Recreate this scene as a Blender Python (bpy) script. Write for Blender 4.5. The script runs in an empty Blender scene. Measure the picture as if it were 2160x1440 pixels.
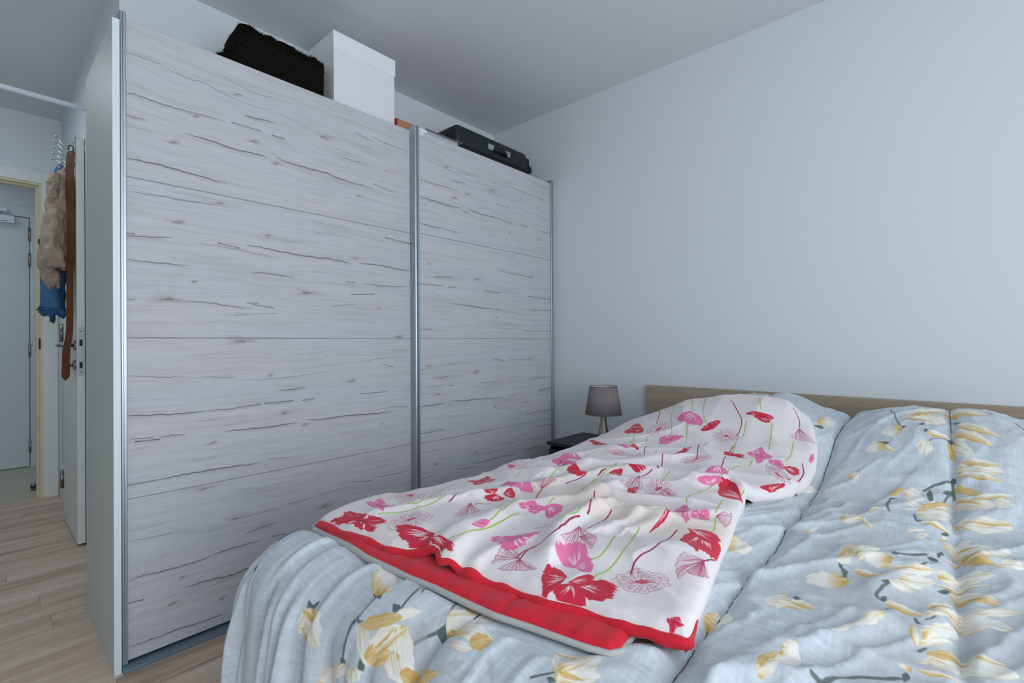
import bpy, bmesh, math, random
import numpy as np
from mathutils import Vector, Matrix

C = bpy.context.scene.collection
S = bpy.context.scene

# ---------------------------------------------------------------- camera
CAM_Z = 1.03
yaw, pitch, roll = .7311, .0019, -.0051
cd = bpy.data.cameras.new('camera'); cam = bpy.data.objects.new('camera', cd); C.objects.link(cam)
cd.sensor_width = 36.0; cd.lens = 1010.57 / 2160 * 36.0; cd.clip_start = .02; cd.clip_end = 60
_fw = Vector((-math.sin(yaw), math.cos(yaw), 0)); _rt = Vector((math.cos(yaw), math.sin(yaw), 0)); _up = Vector((0, 0, 1))
_f2 = _fw * math.cos(pitch) + _up * math.sin(pitch); _u2 = _up * math.cos(pitch) - _fw * math.sin(pitch)
_r3 = _rt * math.cos(roll) + _u2 * math.sin(roll); _u3 = _u2 * math.cos(roll) - _rt * math.sin(roll)
_m = Matrix((_r3, _u3, -_f2)).transposed().to_4x4(); _m.translation = (0, 0, CAM_Z); cam.matrix_world = _m
S.camera = cam

# ---------------------------------------------------------------- daylight
w = bpy.data.worlds.new('world'); S.world = w; w.use_nodes = True
w.node_tree.nodes['Background'].inputs[0].default_value = (.62, .78, 1.0, 1)
w.node_tree.nodes['Background'].inputs[1].default_value = 1.0

def area_light(name, loc, rot, sx, sy, power, col):
    ld = bpy.data.lights.new(name, 'AREA'); ld.shape = 'RECTANGLE'; ld.size = sx; ld.size_y = sy
    ld.energy = power; ld.color = col
    o = bpy.data.objects.new(name, ld); o.location = loc; o.rotation_euler = rot; C.objects.link(o); return o
# the room's window is in the right-hand wall, out of frame: daylight enters there
area_light('window_daylight', (1.93, .10, 1.25), (0, math.radians(90), 0), 2.3, 2.4, 64, (.86, .94, 1.0))
# upward fill added at the window opening to lighten the ceiling
area_light('ceiling_fill', (1.90, .10, 1.2), (0, math.radians(128), 0), 1.2, 2.2, 21, (1.0, .95, .92))
# fill light added out of frame to brighten the hall
area_light('hall_fill', (-3.45, -.42, 2.50), (0, 0, 0), .5, .35, 5.5, (.84, .93, 1.0))
# unseen area light under the vestibule ceiling, beyond the end of the hall
area_light('vestibule_area_light', (-5.1, -.35, 2.45), (0, 0, 0), .5, .5, 3.0, (.9, .96, 1.0))

vs = S.view_settings
vs.view_transform = 'Standard'; vs.look = 'None'; vs.gamma = 1; vs.use_curve_mapping = False
vs.exposure = -0.06
S.cycles.max_bounces = 12; S.cycles.diffuse_bounces = 7; S.cycles.glossy_bounces = 4

# ---------------------------------------------------------------- helpers
def srgb(r, g, b):
    return tuple(((c / 255) / 12.92 if c / 255 <= .04045 else ((c / 255 + .055) / 1.055) ** 2.4) for c in (r, g, b)) + (1,)

def mat(name, col, rough=.6, metal=0.0, spec=.5, noise=None, bump=None, sheen=0):
    """noise=(scale, amount): fine mottling; bump=(scale, strength)"""
    m = bpy.data.materials.new(name); m.use_nodes = True
    nt = m.node_tree; b = nt.nodes['Principled BSDF']
    b.inputs['Base Color'].default_value = col; b.inputs['Roughness'].default_value = rough
    b.inputs['Metallic'].default_value = metal; b.inputs['Specular IOR Level'].default_value = spec
    if sheen: b.inputs['Sheen Weight'].default_value = sheen
    tc = nt.nodes.new('ShaderNodeTexCoord')
    if noise:
        n = nt.nodes.new('ShaderNodeTexNoise'); n.inputs['Scale'].default_value = noise[0]; n.inputs['Detail'].default_value = 4
        nt.links.new(tc.outputs['Object'], n.inputs['Vector'])
        mx = nt.nodes.new('ShaderNodeMix'); mx.data_type = 'RGBA'; mx.blend_type = 'MIX'
        a = noise[1]
        mx.inputs[6].default_value = tuple(c * (1 - a) for c in col[:3]) + (1,)
        mx.inputs[7].default_value = tuple(min(1, c * (1 + a)) for c in col[:3]) + (1,)
        nt.links.new(n.outputs['Fac'], mx.inputs[0]); nt.links.new(mx.outputs[2], b.inputs['Base Color'])
    if bump:
        n2 = nt.nodes.new('ShaderNodeTexNoise'); n2.inputs['Scale'].default_value = bump[0]; n2.inputs['Detail'].default_value = 5
        nt.links.new(tc.outputs['Object'], n2.inputs['Vector'])
        bp = nt.nodes.new('ShaderNodeBump'); bp.inputs['Strength'].default_value = bump[1]; bp.inputs['Distance'].default_value = .002
        nt.links.new(n2.outputs['Fac'], bp.inputs['Height']); nt.links.new(bp.outputs['Normal'], b.inputs['Normal'])
    return m

def origin(p):
    o = Vector((0, 0, 0))
    while p is not None:
        o = o + p.location; p = p.parent
    return o

def obj(name, verts, faces, m, parent=None, smooth=False, uv=None, loc=(0, 0, 0)):
    """verts in room coordinates; linked as ONE mesh object"""
    off = origin(parent) + Vector(loc)
    me = bpy.data.meshes.new(name)
    v = np.asarray(verts, float) - np.array(off)
    me.from_pydata([tuple(p) for p in v], [], [tuple(f) for f in faces]); me.update()
    if m: me.materials.append(m)
    if smooth:
        me.polygons.foreach_set('use_smooth', [True] * len(me.polygons))
    if uv is not None:
        l = me.uv_layers.new(name='UVMap')
        idx = np.empty(len(me.loops), int); me.loops.foreach_get('vertex_index', idx)
        l.data.foreach_set('uv', np.asarray(uv, float)[idx].ravel())
    o = bpy.data.objects.new(name, me); o.location = loc; C.objects.link(o)
    if parent: o.parent = parent
    return o

def bm_obj(name, bm, m, parent=None, smooth=False, loc=(0, 0, 0)):
    vs_ = [v.co.copy() for v in bm.verts]
    for i, v in enumerate(bm.verts): v.index = i
    fs = [[v.index for v in f.verts] for f in bm.faces]
    bm.free()
    return obj(name, vs_, fs, m, parent, smooth, None, loc)

def bx(bm, x0, x1, y0, y1, z0, z1, bevel=0.0, seg=2, M=None):
    r = bmesh.ops.create_cube(bm, size=1.0)
    vv = r['verts']
    for v in vv:
        v.co = Vector(((x0 + x1) / 2 + v.co.x * (x1 - x0), (y0 + y1) / 2 + v.co.y * (y1 - y0), (z0 + z1) / 2 + v.co.z * (z1 - z0)))
    if bevel > 0:
        es = list({e for v in vv for e in v.link_edges})
        r2 = bmesh.ops.bevel(bm, geom=es, offset=bevel, segments=seg, affect='EDGES', profile=.5)
        vv = list({v for f in r2['faces'] for v in f.verts} | {v for v in vv if v.is_valid})
    if M is not None:
        for v in vv: v.co = M @ v.co
    return vv

def box(name, x0, x1, y0, y1, z0, z1, m, parent=None, bevel=0.0, seg=2, M=None, loc=(0, 0, 0)):
    bm = bmesh.new(); bx(bm, min(x0, x1), max(x0, x1), min(y0, y1), max(y0, y1), min(z0, z1), max(z0, z1), bevel, seg, M)
    return bm_obj(name, bm, m, parent, False, loc)

def tube_data(pts, rad, n=10, caps=True, flat=None):
    """tube through pts; rad number or list; flat=(sx, sy) squashes the section"""
    pts = [Vector(p) for p in pts]; N = len(pts)
    rr = rad if hasattr(rad, '__len__') else [rad] * N
    T = []
    for i in range(N):
        t = (pts[min(i + 1, N - 1)] - pts[max(i - 1, 0)]); T.append(t.normalized())
    ref = Vector((0, 0, 1)) if abs(T[0].z) < .9 else Vector((1, 0, 0))
    a = T[0].cross(ref).normalized(); V = []; F = []
    for i in range(N):
        a = (a - T[i] * a.dot(T[i])).normalized(); b = T[i].cross(a)
        for k in range(n):
            th = 2 * math.pi * k / n
            ca, sb = math.cos(th), math.sin(th)
            if flat: ca *= flat[0]; sb *= flat[1]
            V.append(pts[i] + (a * ca + b * sb) * rr[i])
    for i in range(N - 1):
        for k in range(n):
            F.append((i * n + k, i * n + (k + 1) % n, (i + 1) * n + (k + 1) % n, (i + 1) * n + k))
    if caps: F.append(tuple(range(n))[::-1]); F.append(tuple((N - 1) * n + k for k in range(n)))
    return V, F

def tube(name, pts, rad, m, parent=None, n=10, flat=None, smooth=True):
    V, F = tube_data(pts, rad, n, True, flat); return obj(name, V, F, m, parent, smooth)

def lathe(name, cx, cy, prof, m, parent=None, n=40, smooth=True, closed=False):
    V = []; F = []; N = len(prof)
    for r, z in prof:
        for k in range(n):
            th = 2 * math.pi * k / n; V.append((cx + r * math.cos(th), cy + r * math.sin(th), z))
    for i in range(N - 1 + (1 if closed else 0)):
        j = (i + 1) % N
        for k in range(n):
            F.append((i * n + k, i * n + (k + 1) % n, j * n + (k + 1) % n, j * n + k))
    if not closed:
        F.append(tuple(range(n))[::-1]); F.append(tuple((N - 1) * n + k for k in range(n)))
    return obj(name, V, F, m, parent, smooth)

def grid_faces(nr, nc, off=0):
    i = np.arange(nr - 1)[:, None] * nc + np.arange(nc - 1)[None] + off
    return np.stack([i, i + 1, i + nc + 1, i + nc], -1).reshape(-1, 4).tolist()

def thing(name, label, cat, loc, group=None):
    o = bpy.data.objects.new(name, None); o.empty_display_size = .1; o.location = loc; C.objects.link(o)
    o['label'] = label; o['category'] = cat
    if group: o['group'] = group
    return o

def tag(o, label, cat, group=None):
    o['label'] = label; o['category'] = cat
    if group: o['group'] = group
    return o

def struct(o):
    o['kind'] = 'structure'; return o

# ---------------------------------------------------------------- cloth shapes (pure numpy)
def hash01(i, j, seed):
    n = (i.astype(np.int64) * 374761393 + j.astype(np.int64) * 668265263 + seed * 1442695041) & 0x7fffffff
    n = ((n ^ (n >> 13)) * 1274126177) & 0x7fffffff
    n = ((n ^ (n >> 16)) * 1103515245) & 0x7fffffff
    return ((n >> 8) & 0xffff) / 65535.0

def vnoise(x, y, seed=0):
    x = np.asarray(x, float); y = np.asarray(y, float)
    i = np.floor(x); j = np.floor(y)
    fx = x - i; fy = y - j
    fx = fx * fx * fx * (fx * (fx * 6 - 15) + 10); fy = fy * fy * fy * (fy * (fy * 6 - 15) + 10)
    a = hash01(i, j, seed); b = hash01(i + 1, j, seed); c = hash01(i, j + 1, seed); d = hash01(i + 1, j + 1, seed)
    return (a * (1 - fx) + b * fx) * (1 - fy) + (c * (1 - fx) + d * fx) * fy

def ridge(x, y, seed=0):
    return 1 - np.abs(2 * vnoise(x, y, seed) - 1)

def sstep(a, b, x):
    t = np.clip((x - a) / (b - a), 0, 1)
    return t * t * (3 - 2 * t)

def polydist(px, py, pts):
    best = np.full(np.shape(px), 1e9)
    sign = np.zeros(np.shape(px))
    for (x0, y0), (x1, y1) in zip(pts[:-1], pts[1:]):
        dx, dy = x1 - x0, y1 - y0
        L2 = dx * dx + dy * dy
        t = np.clip(((px - x0) * dx + (py - y0) * dy) / L2, 0, 1)
        d = np.hypot(px - x0 - t * dx, py - y0 - t * dy)
        s = np.sign((px - x0) * dy - (py - y0) * dx)
        m = d < best
        best = np.where(m, d, best); sign = np.where(m, s, sign)
    return best, sign

SEAM0, SEAMP = 0.02, 0.29
BED_L, BED_R, BED_F, BED_H = -1.09, 0.66, 0.50, 2.44
Z0 = 0.570
HEADX = [-1.40, -1.25, -1.12, -1.02, -.90, -.77, -.65, -.50, -.42, -.36, -.265, -.164, -.06, .0, .07, .13, .19, .30, .45, .60, .70]
HEADZ = [.55, .58, .605, .645, .695, .750, .785, .796, .772, .742, .722, .764, .781, .774, .784, .779, .758, .742, .71, .66, .62]

def seamdist(x):
    d = (x - SEAM0) / SEAMP
    return np.abs(d - np.round(d)) * SEAMP

GREY_FOLDS = [  # polyline (x, y), height, width
    ([(-.22, .62), (-.12, .70), (.02, .73), (.2, .71)], .012, .020),
    ([(-.26, .95), (-.14, .90), (.0, .92)], .009, .022),
    ([(-.24, 1.22), (-.12, 1.16), (.01, 1.18)], .009, .024),
    ([(-.25, 1.52), (-.1, 1.45), (.01, 1.46)], .010, .026),
    ([(.04, .98), (.18, .94), (.35, .96)], .010, .024),
    ([(.05, 1.3), (.2, 1.33), (.36, 1.28)], .010, .026),
    ([(-.54, .60), (-.42, .585), (-.30, .62)], .012, .017),
    ([(-.24, .80), (-.1, .80), (.02, .83)], .007, .016),
    ([(-.26, 1.75), (-.15, 1.70), (.02, 1.73)], .008, .030),
]

def head_w(y):
    return np.clip(.55 * sstep(1.50, 1.98, y) + .45 * sstep(1.66, 2.14, y), 0, 1) * (1 - .5 * sstep(2.34, 2.46, y))

def pressed(x, y):
    """1 where the folded duvet weighs the comforter down"""
    xr_ = np.interp(y, [.5, .66, .95, 1.3, 1.5, 1.7, 1.95], [-.35, -.27, -.32, -.38, -.31, -.29, -.34])
    return sstep(.01, .07, xr_ - x) * sstep(.505, .545, y) * sstep(2.02, 1.92, y)

def grey_top(x, y):
    """height of the grey comforter where it lies on the bed"""
    w = head_w(y)
    d = seamdist(x)
    puff = .020 * (1 - np.exp(-d / .011)) + .008 * np.sin(np.pi * np.clip(d / SEAMP, 0, .5))
    hz = np.interp(x, HEADX, HEADZ)
    crease = .012 * np.exp(-(d / .012) ** 2) * w
    z = Z0 + puff * (1 - .85 * w) + (hz - Z0) * w - crease
    # wrinkles run across the channels
    al = .50 * x + .87 * y; ac = .87 * x - .50 * y
    wx = (vnoise(x * 4, y * 4, 12) - .5) * .05
    a = ridge(al * 3.0, (ac + wx) * 11, 3) ** 4
    b = ridge(al * 5.5 + 7 + ac * 1.5, (ac - wx) * 21 + al * 2.0, 5) ** 4
    c = ridge(x * 9 - y * 12, y * 26 + x * 15, 8) ** 4
    z = z + (.011 * a + .0068 * b + .003 * c) * (1 - .40 * w)
    pk = np.exp(-d / .035)
    z = z + .0050 * pk * (ridge(x * 9, y * 34, 11) - .5)
    for pts, h, wd in GREY_FOLDS:
        dd, s = polydist(x, y, pts)
        dd = np.where(s > 0, dd * 1.7, dd * .8)
        z = z + h * np.exp(-(dd / wd) ** 2)
    k = pressed(x, y)
    return z * (1 - k) + (under_z(x, y) - .006) * k

def grey_point(u, v):
    """comforter cloth coordinate (metres) -> room position; it drops over the foot and the sides"""
    xl, xr, yf = BED_L, BED_R, BED_F
    dx = np.where(u < xl, xl - u, np.where(u > xr, u - xr, 0.0))
    sx = np.where(u < xl, -1.0, 1.0)
    dy = np.where(v < yf, yf - v, 0.0)
    p = 2.6
    d = (dx ** p + dy ** p) ** (1 / p) + 1e-9
    h = np.hypot(dx, dy) + 1e-9
    nx, ny = sx * dx / h, -dy / h
    R = .115
    arc = R * np.pi / 2
    th = np.minimum(d, arc) / R
    rest = np.maximum(d - arc, 0)
    out = R * np.sin(th) + .06 * rest
    down = R * (1 - np.cos(th)) + rest * .99
    cx, cy = np.clip(u, xl, xr), np.maximum(v, yf)
    zt = grey_top(cx, cy)
    # at the drop the channels fade
    ang = np.arctan2(dy, dx + 1e-9)
    s = cx - cy + np.where(u < xl, (ang - np.pi / 2) * .30, np.where(u > xr, (np.pi / 2 - ang) * .3, 0))
    amp = sstep(.05, .30, d)
    corner = np.exp(-((s - (xl - yf) + .10) / .42) ** 2)
    wob = vnoise(s * 6, d * 2.5, 21) * 1.2
    f = (np.abs(np.sin(np.pi * (s / .098 + wob))) ** .75 - .6) * .95 + (np.abs(np.sin(np.pi * (s / .056 + 1.6 * wob + .3))) ** .8 - .6) * .42
    out = out + amp * (.026 + .046 * corner) * f - .012 * corner * amp
    big = np.sin(2 * np.pi * (s / .36 + .15)) * .012 * amp
    out = out + big
    sd = seamdist(u)
    out = out - .010 * np.exp(-(sd / .010) ** 2) * sstep(.02, .12, d) + .008 * sstep(0, .10, sd) * sstep(.02, .15, d)
    z = zt - down
    zmin = .035
    z = zmin + np.where(z - zmin > .05, z - zmin, .05 * np.exp(np.minimum((z - zmin - .05) / .05, 0)))
    return np.stack([cx + nx * out, cy + ny * out, z], -1)

# ---- folded duvet: outline of its upper layer on the bed, (x, y) metres
PINK_FRONT = [(-1.115, .545), (-.98, .545), (-.91, .552), (-.83, .557), (-.79, .572), (-.75, .590), (-.715, .588), (-.69, .572),
              (-.65, .585), (-.56, .600), (-.47, .607), (-.41, .628), (-.37, .632), (-.30, .645), (-.265, .655)]
PINK_RIGHT = [(-.265, .655), (-.272, .69), (-.29, .796), (-.305, .87), (-.32, .95), (-.335, 1.05), (-.36, 1.18), (-.372, 1.26),
              (-.383, 1.33), (-.37, 1.40), (-.325, 1.455), (-.305, 1.50), (-.290, 1.58), (-.288, 1.69), (-.30, 1.80),
              (-.325, 1.90), (-.345, 1.97)]
PINK_LEFT = [(-1.115, .545), (-1.12, 1.0), (-1.12, 1.5), (-1.11, 1.75), (-1.07, 2.0)]
PINK_TOP = [(-1.07, 2.0), (-.85, 2.02), (-.6, 2.01), (-.43, 1.99), (-.345, 1.97)]
PINK_LOW = [(-1.115, .533), (-1.03, .529), (-.94, .527), (-.86, .521), (-.78, .526), (-.726, .529), (-.672, .536), (-.576, .541),
            (-.527, .545), (-.473, .557), (-.376, .574), (-.345, .584), (-.335, .600), (-.34, .65)]


def pick(tab, t):
    tab = np.asarray(tab, float)
    s = np.concatenate([[0], np.cumsum(np.hypot(*(np.diff(tab[:, :2], axis=0)).T))]); s /= s[-1]
    return np.stack([np.interp(t, s, tab[:, k]) for k in range(tab.shape[1])], -1)

PINK_FOLDS = [
    ([(-.527, .694), (-.558, .747), (-.584, .819), (-.593, .914), (-.585, 1.006)], .024, .026),
    ([(-.52, .859), (-.507, .924), (-.51, 1.002), (-.503, 1.052)], .012, .020),
    ([(-.673, .566), (-.712, .688), (-.738, .827), (-.675, .968), (-.657, 1.148)], .018, .034),
    ([(-.70, 1.30), (-.60, 1.33), (-.501, 1.317), (-.43, 1.37), (-.37, 1.33)], .026, .034),
    ([(-.868, .823), (-.841, .972), (-.782, 1.108), (-.73, 1.281)], .014, .030),
    ([(-.477, .893), (-.45, 1.039), (-.38, 1.139)], .010, .022),
    ([(-.861, 1.102), (-.829, 1.305), (-.752, 1.41), (-.637, 1.549)], .015, .032),
    ([(-.961, .613), (-.916, .714), (-.868, .823)], .010, .026),
    ([(-.627, .594), (-.622, .663), (-.601, .723)], .008, .018),
    ([(-.30, 1.52), (-.40, 1.50), (-.52, 1.47)], .012, .026),
    ([(-.95, 1.35), (-.92, 1.5), (-.84, 1.62)], .010, .035),
]

def under_z(x, y):
    """smoothed comforter height carrying the folded duvet"""
    w = head_w(y)
    hz = np.interp(x, HEADX, HEADZ)
    z = Z0 + .024 - (.010 + .018 * sstep(.62, 1.1, y)) * sstep(-.90, -1.12, x)
    return z + (hz - z) * w

def pink_grid(ns, nt, grow=0.0):
    s = np.linspace(0, 1, ns); t = np.linspace(0, 1, nt)
    F = pick(PINK_FRONT, s)[:, :2]; T = pick(PINK_TOP, s)[:, :2]
    L = pick(PINK_LEFT, t)[:, :2]; R = pick(PINK_RIGHT, t)[:, :2]
    S, Tt = np.meshgrid(s, t)
    S = S[..., None]; Tt = Tt[..., None]
    P = (1 - Tt) * F[None] + Tt * T[None] + (1 - S) * L[:, None] + S * R[:, None] \
        - ((1 - S) * (1 - Tt) * F[0] + S * (1 - Tt) * F[-1] + (1 - S) * Tt * T[0] + S * Tt * T[-1])
    return P, S[..., 0], Tt[..., 0]

def pink_height(x, y, ef, er, el):
    """ef/er/el: distance to the front / right / left (folded) edge"""
    z = under_z(x, y) + .006
    thick = .034
    e = np.minimum(ef, er)
    prof = .62 + .38 * np.sqrt(np.clip(1 - (1 - np.clip(e / .030, 0, 1)) ** 2, 0, 1))
    z = z + thick * prof
    k = sstep(.0, .08, e)
    qx = x + .5 * y
    z = z + k * (.012 * ridge(x * 3.0 + y * 1.5, y * 7 - x * 3, 31) ** 2.2
                 + .006 * ridge(x * 7 - y * 2, y * 13 + x * 6, 37) ** 2
                 + .004 * (vnoise(x * 12, y * 12, 41) - .5))
    for pts, h, wd in PINK_FOLDS:
        dd, sg = polydist(x, y, pts)
        dd = np.where(sg > 0, dd * 1.5, dd * .85)
        z = z + h * np.exp(-(dd / wd) ** 2)
    # puckered hem
    z = z + .0030 * np.exp(-e / .02) * (vnoise(x * 45, y * 45, 43) - .5)
    # wave lifted in the front hem
    z = z + .016 * np.exp(-((x + .735) / .028) ** 2) * np.exp(-(ef / .09) ** 2)
    # rolled side where the duvet is folded over
    r = np.clip(1 - el / .035, 0, 1)
    z = z - .018 * (1 - np.sqrt(np.clip(1 - r * r, 0, 1)))
    return z

# ---------------------------------------------------------------- print layouts in cloth coordinates (metres)
POPPIES = [
 ('s','R',-0.9791,0.5722,0.088,0.0197,0.0445,-0.0214),
 ('s','K',-1.0015,0.6417,0.0472,0.0094,0.0457,-0.0293),
 ('o','R',-0.8606,0.6291,0.0217,0.0423,0.0303,-0.0222),
 ('o','R',-1.0128,0.7363,0.0252,0.0256,0.0476,-0.0354),
 ('h','R',-0.7988,0.5979,0.0517,-0.01,-0.0269,-0.0213),
 ('h','R',-0.7224,0.5938,0.007,0.0084,0.0441,-0.0098),
 ('f','R',-0.8134,0.7557,0.0142,0.0269,0.0319,-0.035),
 ('h','R',-0.8307,0.8595,0.0178,0.0153,0.0085,-0.0156),
 ('h','R',-0.8516,0.8692,-0.0034,-0.0206,-0.0084,0.0001),
 ('h','R',-0.823,0.9038,0.0188,-0.0172,0.0082,0.0126),
 ('s','K',-0.7042,0.6877,0.0026,0.03,0.01,-0.0058),
 ('s','K',-0.6989,0.8496,0.028,0.0205,0.0113,-0.0207),
 ('h','K',-0.6612,0.8733,-0.0098,0.0381,0.0225,-0.005),
 ('s','K',-0.624,0.6997,0.0313,0.0481,0.0297,-0.0278),
 ('s','R',-0.9936,0.9732,0.012,0.0452,0.0474,-0.0427),
 ('h','K',-0.8567,0.9725,0.0446,0.0163,0.0279,-0.0328),
 ('f','R',-0.8043,1.0237,0.0213,0.0227,-0.0093,0.0212),
 ('o','R',-1.0585,1.1747,0.0509,0.0159,0.0713,-0.0792),
 ('s','K',-0.9118,1.2612,0.0573,-0.0101,0.0554,-0.0768),
 ('h','K',-0.935,1.3468,0.0328,0.0068,0.023,-0.0294),
 ('h','R',-0.7965,1.1698,-0.031,0.0554,-0.0415,0.0148),
 ('o','R',-0.8527,1.4931,0.0382,0.011,0.0161,-0.035),
 ('s','R',-1.0062,1.6195,0.0669,-0.0363,0.0203,-0.0328),
 ('s','R',-0.6951,1.3107,0.0622,-0.0187,0.0116,-0.0235),
 ('h','R',-0.7061,1.2384,0.0068,0.026,-0.0157,0.0223),
 ('s','R',-0.9351,1.7911,0.0364,0.0193,0.0389,-0.0667),
 ('o','R',-0.8251,1.7699,0.0292,0.0336,0.0329,-0.0583),
 ('s','K',-0.8712,1.5631,0.0387,0.0126,0.0121,-0.0219),
 ('s','R',-0.8269,1.5866,0.0291,-0.006,0.0119,-0.0229),
 ('h','K',-0.7236,1.8321,0.0522,-0.0106,0.0158,-0.0427),
 ('s','K',-0.747,1.6927,0.0409,0.0303,0.0164,-0.0293),
 ('s','R',-0.6308,1.7894,0.0361,0.0279,0.0097,-0.0182),
 ('s','R',-0.6607,1.5982,0.0216,0.0496,0.0091,-0.0188),
 ('o','R',-0.5619,1.7453,0.0424,-0.0034,0.0085,-0.0367),
 ('s','R',-0.4802,1.8596,0.0526,-0.0053,0.0017,-0.0249),
 ('f','R',-0.3502,1.8351,0.0366,0.0031,0.0123,-0.0327),
 ('s','K',-0.4285,1.646,0.0359,-0.0064,0.0057,-0.0486),
 ('s','K',-0.3726,1.6185,0.0283,-0.0112,0.0012,-0.0223),
 ('s','R',-0.5016,1.6298,0.042,-0.0044,0.0044,-0.0143),
 ('h','R',-0.3325,1.6048,0.001,0.0254,0.0208,-0.008),
 ('o','R',-0.3574,1.5518,0.0417,-0.0423,-0.0041,0.0446),
 ('h','K',-0.4962,1.4518,0.0245,0.0198,0.0104,-0.0266),
 ('h','K',-0.467,1.3204,-0.0258,-0.0228,-0.0051,0.0095),
 ('h','R',-0.4102,1.3026,-0.0041,0.0429,-0.034,0.013),
 ('f','R',-0.6338,1.2108,0.0308,0.0066,0.0137,-0.0552),
 ('s','R',-0.6053,1.1471,-0.0012,0.0345,0.0208,-0.0293),
 ('o','R',-0.5634,1.2065,0.0181,0.0355,0.0293,-0.0573),
 ('o','R',-0.5281,1.1917,0.0236,-0.0101,0.0122,-0.0364),
 ('h','R',-0.3463,1.4472,-0.0232,-0.0301,-0.0029,0.0172),
 ('o','R',-0.591,1.5432,0.0346,0.0373,0.0116,-0.0225),
 ('h','R',-0.4505,0.9871,0.0009,0.0555,0.0043,-0.0212),
 ('s','K',-0.4417,1.0725,0.0275,-0.0156,0.0176,-0.0565),
 ('s','K',-0.401,1.0784,0.0211,0.0113,0.0068,-0.0298),
 ('f','R',-0.3657,1.1121,0.0072,-0.0469,0.0134,0.0044),
 ('h','R',-0.3535,0.9522,0.0379,0.0136,0.0205,-0.0481),
 ('h','R',-0.3641,0.985,-0.0004,0.0271,0.0323,-0.0028),
 ('f','R',-0.3335,0.846,0.0139,-0.0441,-0.0127,-0.0325),
 ('f','R',-0.3159,0.8425,0.0126,0.015,0.0053,-0.0308),
 ('f','R',-0.539,0.7971,0.0172,0.0335,0.0196,-0.0307),
 ('f','R',-0.5143,0.7898,-0.0149,0.033,0.0183,0.0002),
 ('f','R',-0.5921,0.6513,0.0072,-0.0366,-0.0217,-0.0013),
 ('f','R',-0.5594,0.6363,0.0289,0.0177,0.0091,-0.0136),
 ('h','K',-0.4991,0.7209,-0.009,-0.0347,-0.0291,0.0243),
 ('h','K',-0.4695,0.7084,0.0171,-0.023,0.0104,0.0126),
 ('h','R',-0.485,0.6435,0.0192,-0.0283,-0.0148,-0.0158),
 ('h','R',-0.4204,0.6587,-0.0039,0.0259,0.0369,0.0105),
 ('h','R',-0.4443,0.6294,0.0264,0.0069,0.0098,-0.0153),
 ('h','R',-0.4453,0.6633,-0.0069,0.0145,0.0121,0.0167),
 ('o','R',-0.3718,0.7304,0.0375,0.0262,0.0128,-0.0319),
 ('s','R',-0.2848,0.6625,0.0117,0.0052,0.0027,-0.0129),
 ('s','R',-0.3428,1.9668,-0.0027,0.0006,0.0127,-0.0043),
 ('s','K',-0.3011,1.7199,0.006,0.0092,0.0053,-0.0309),
]
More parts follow.
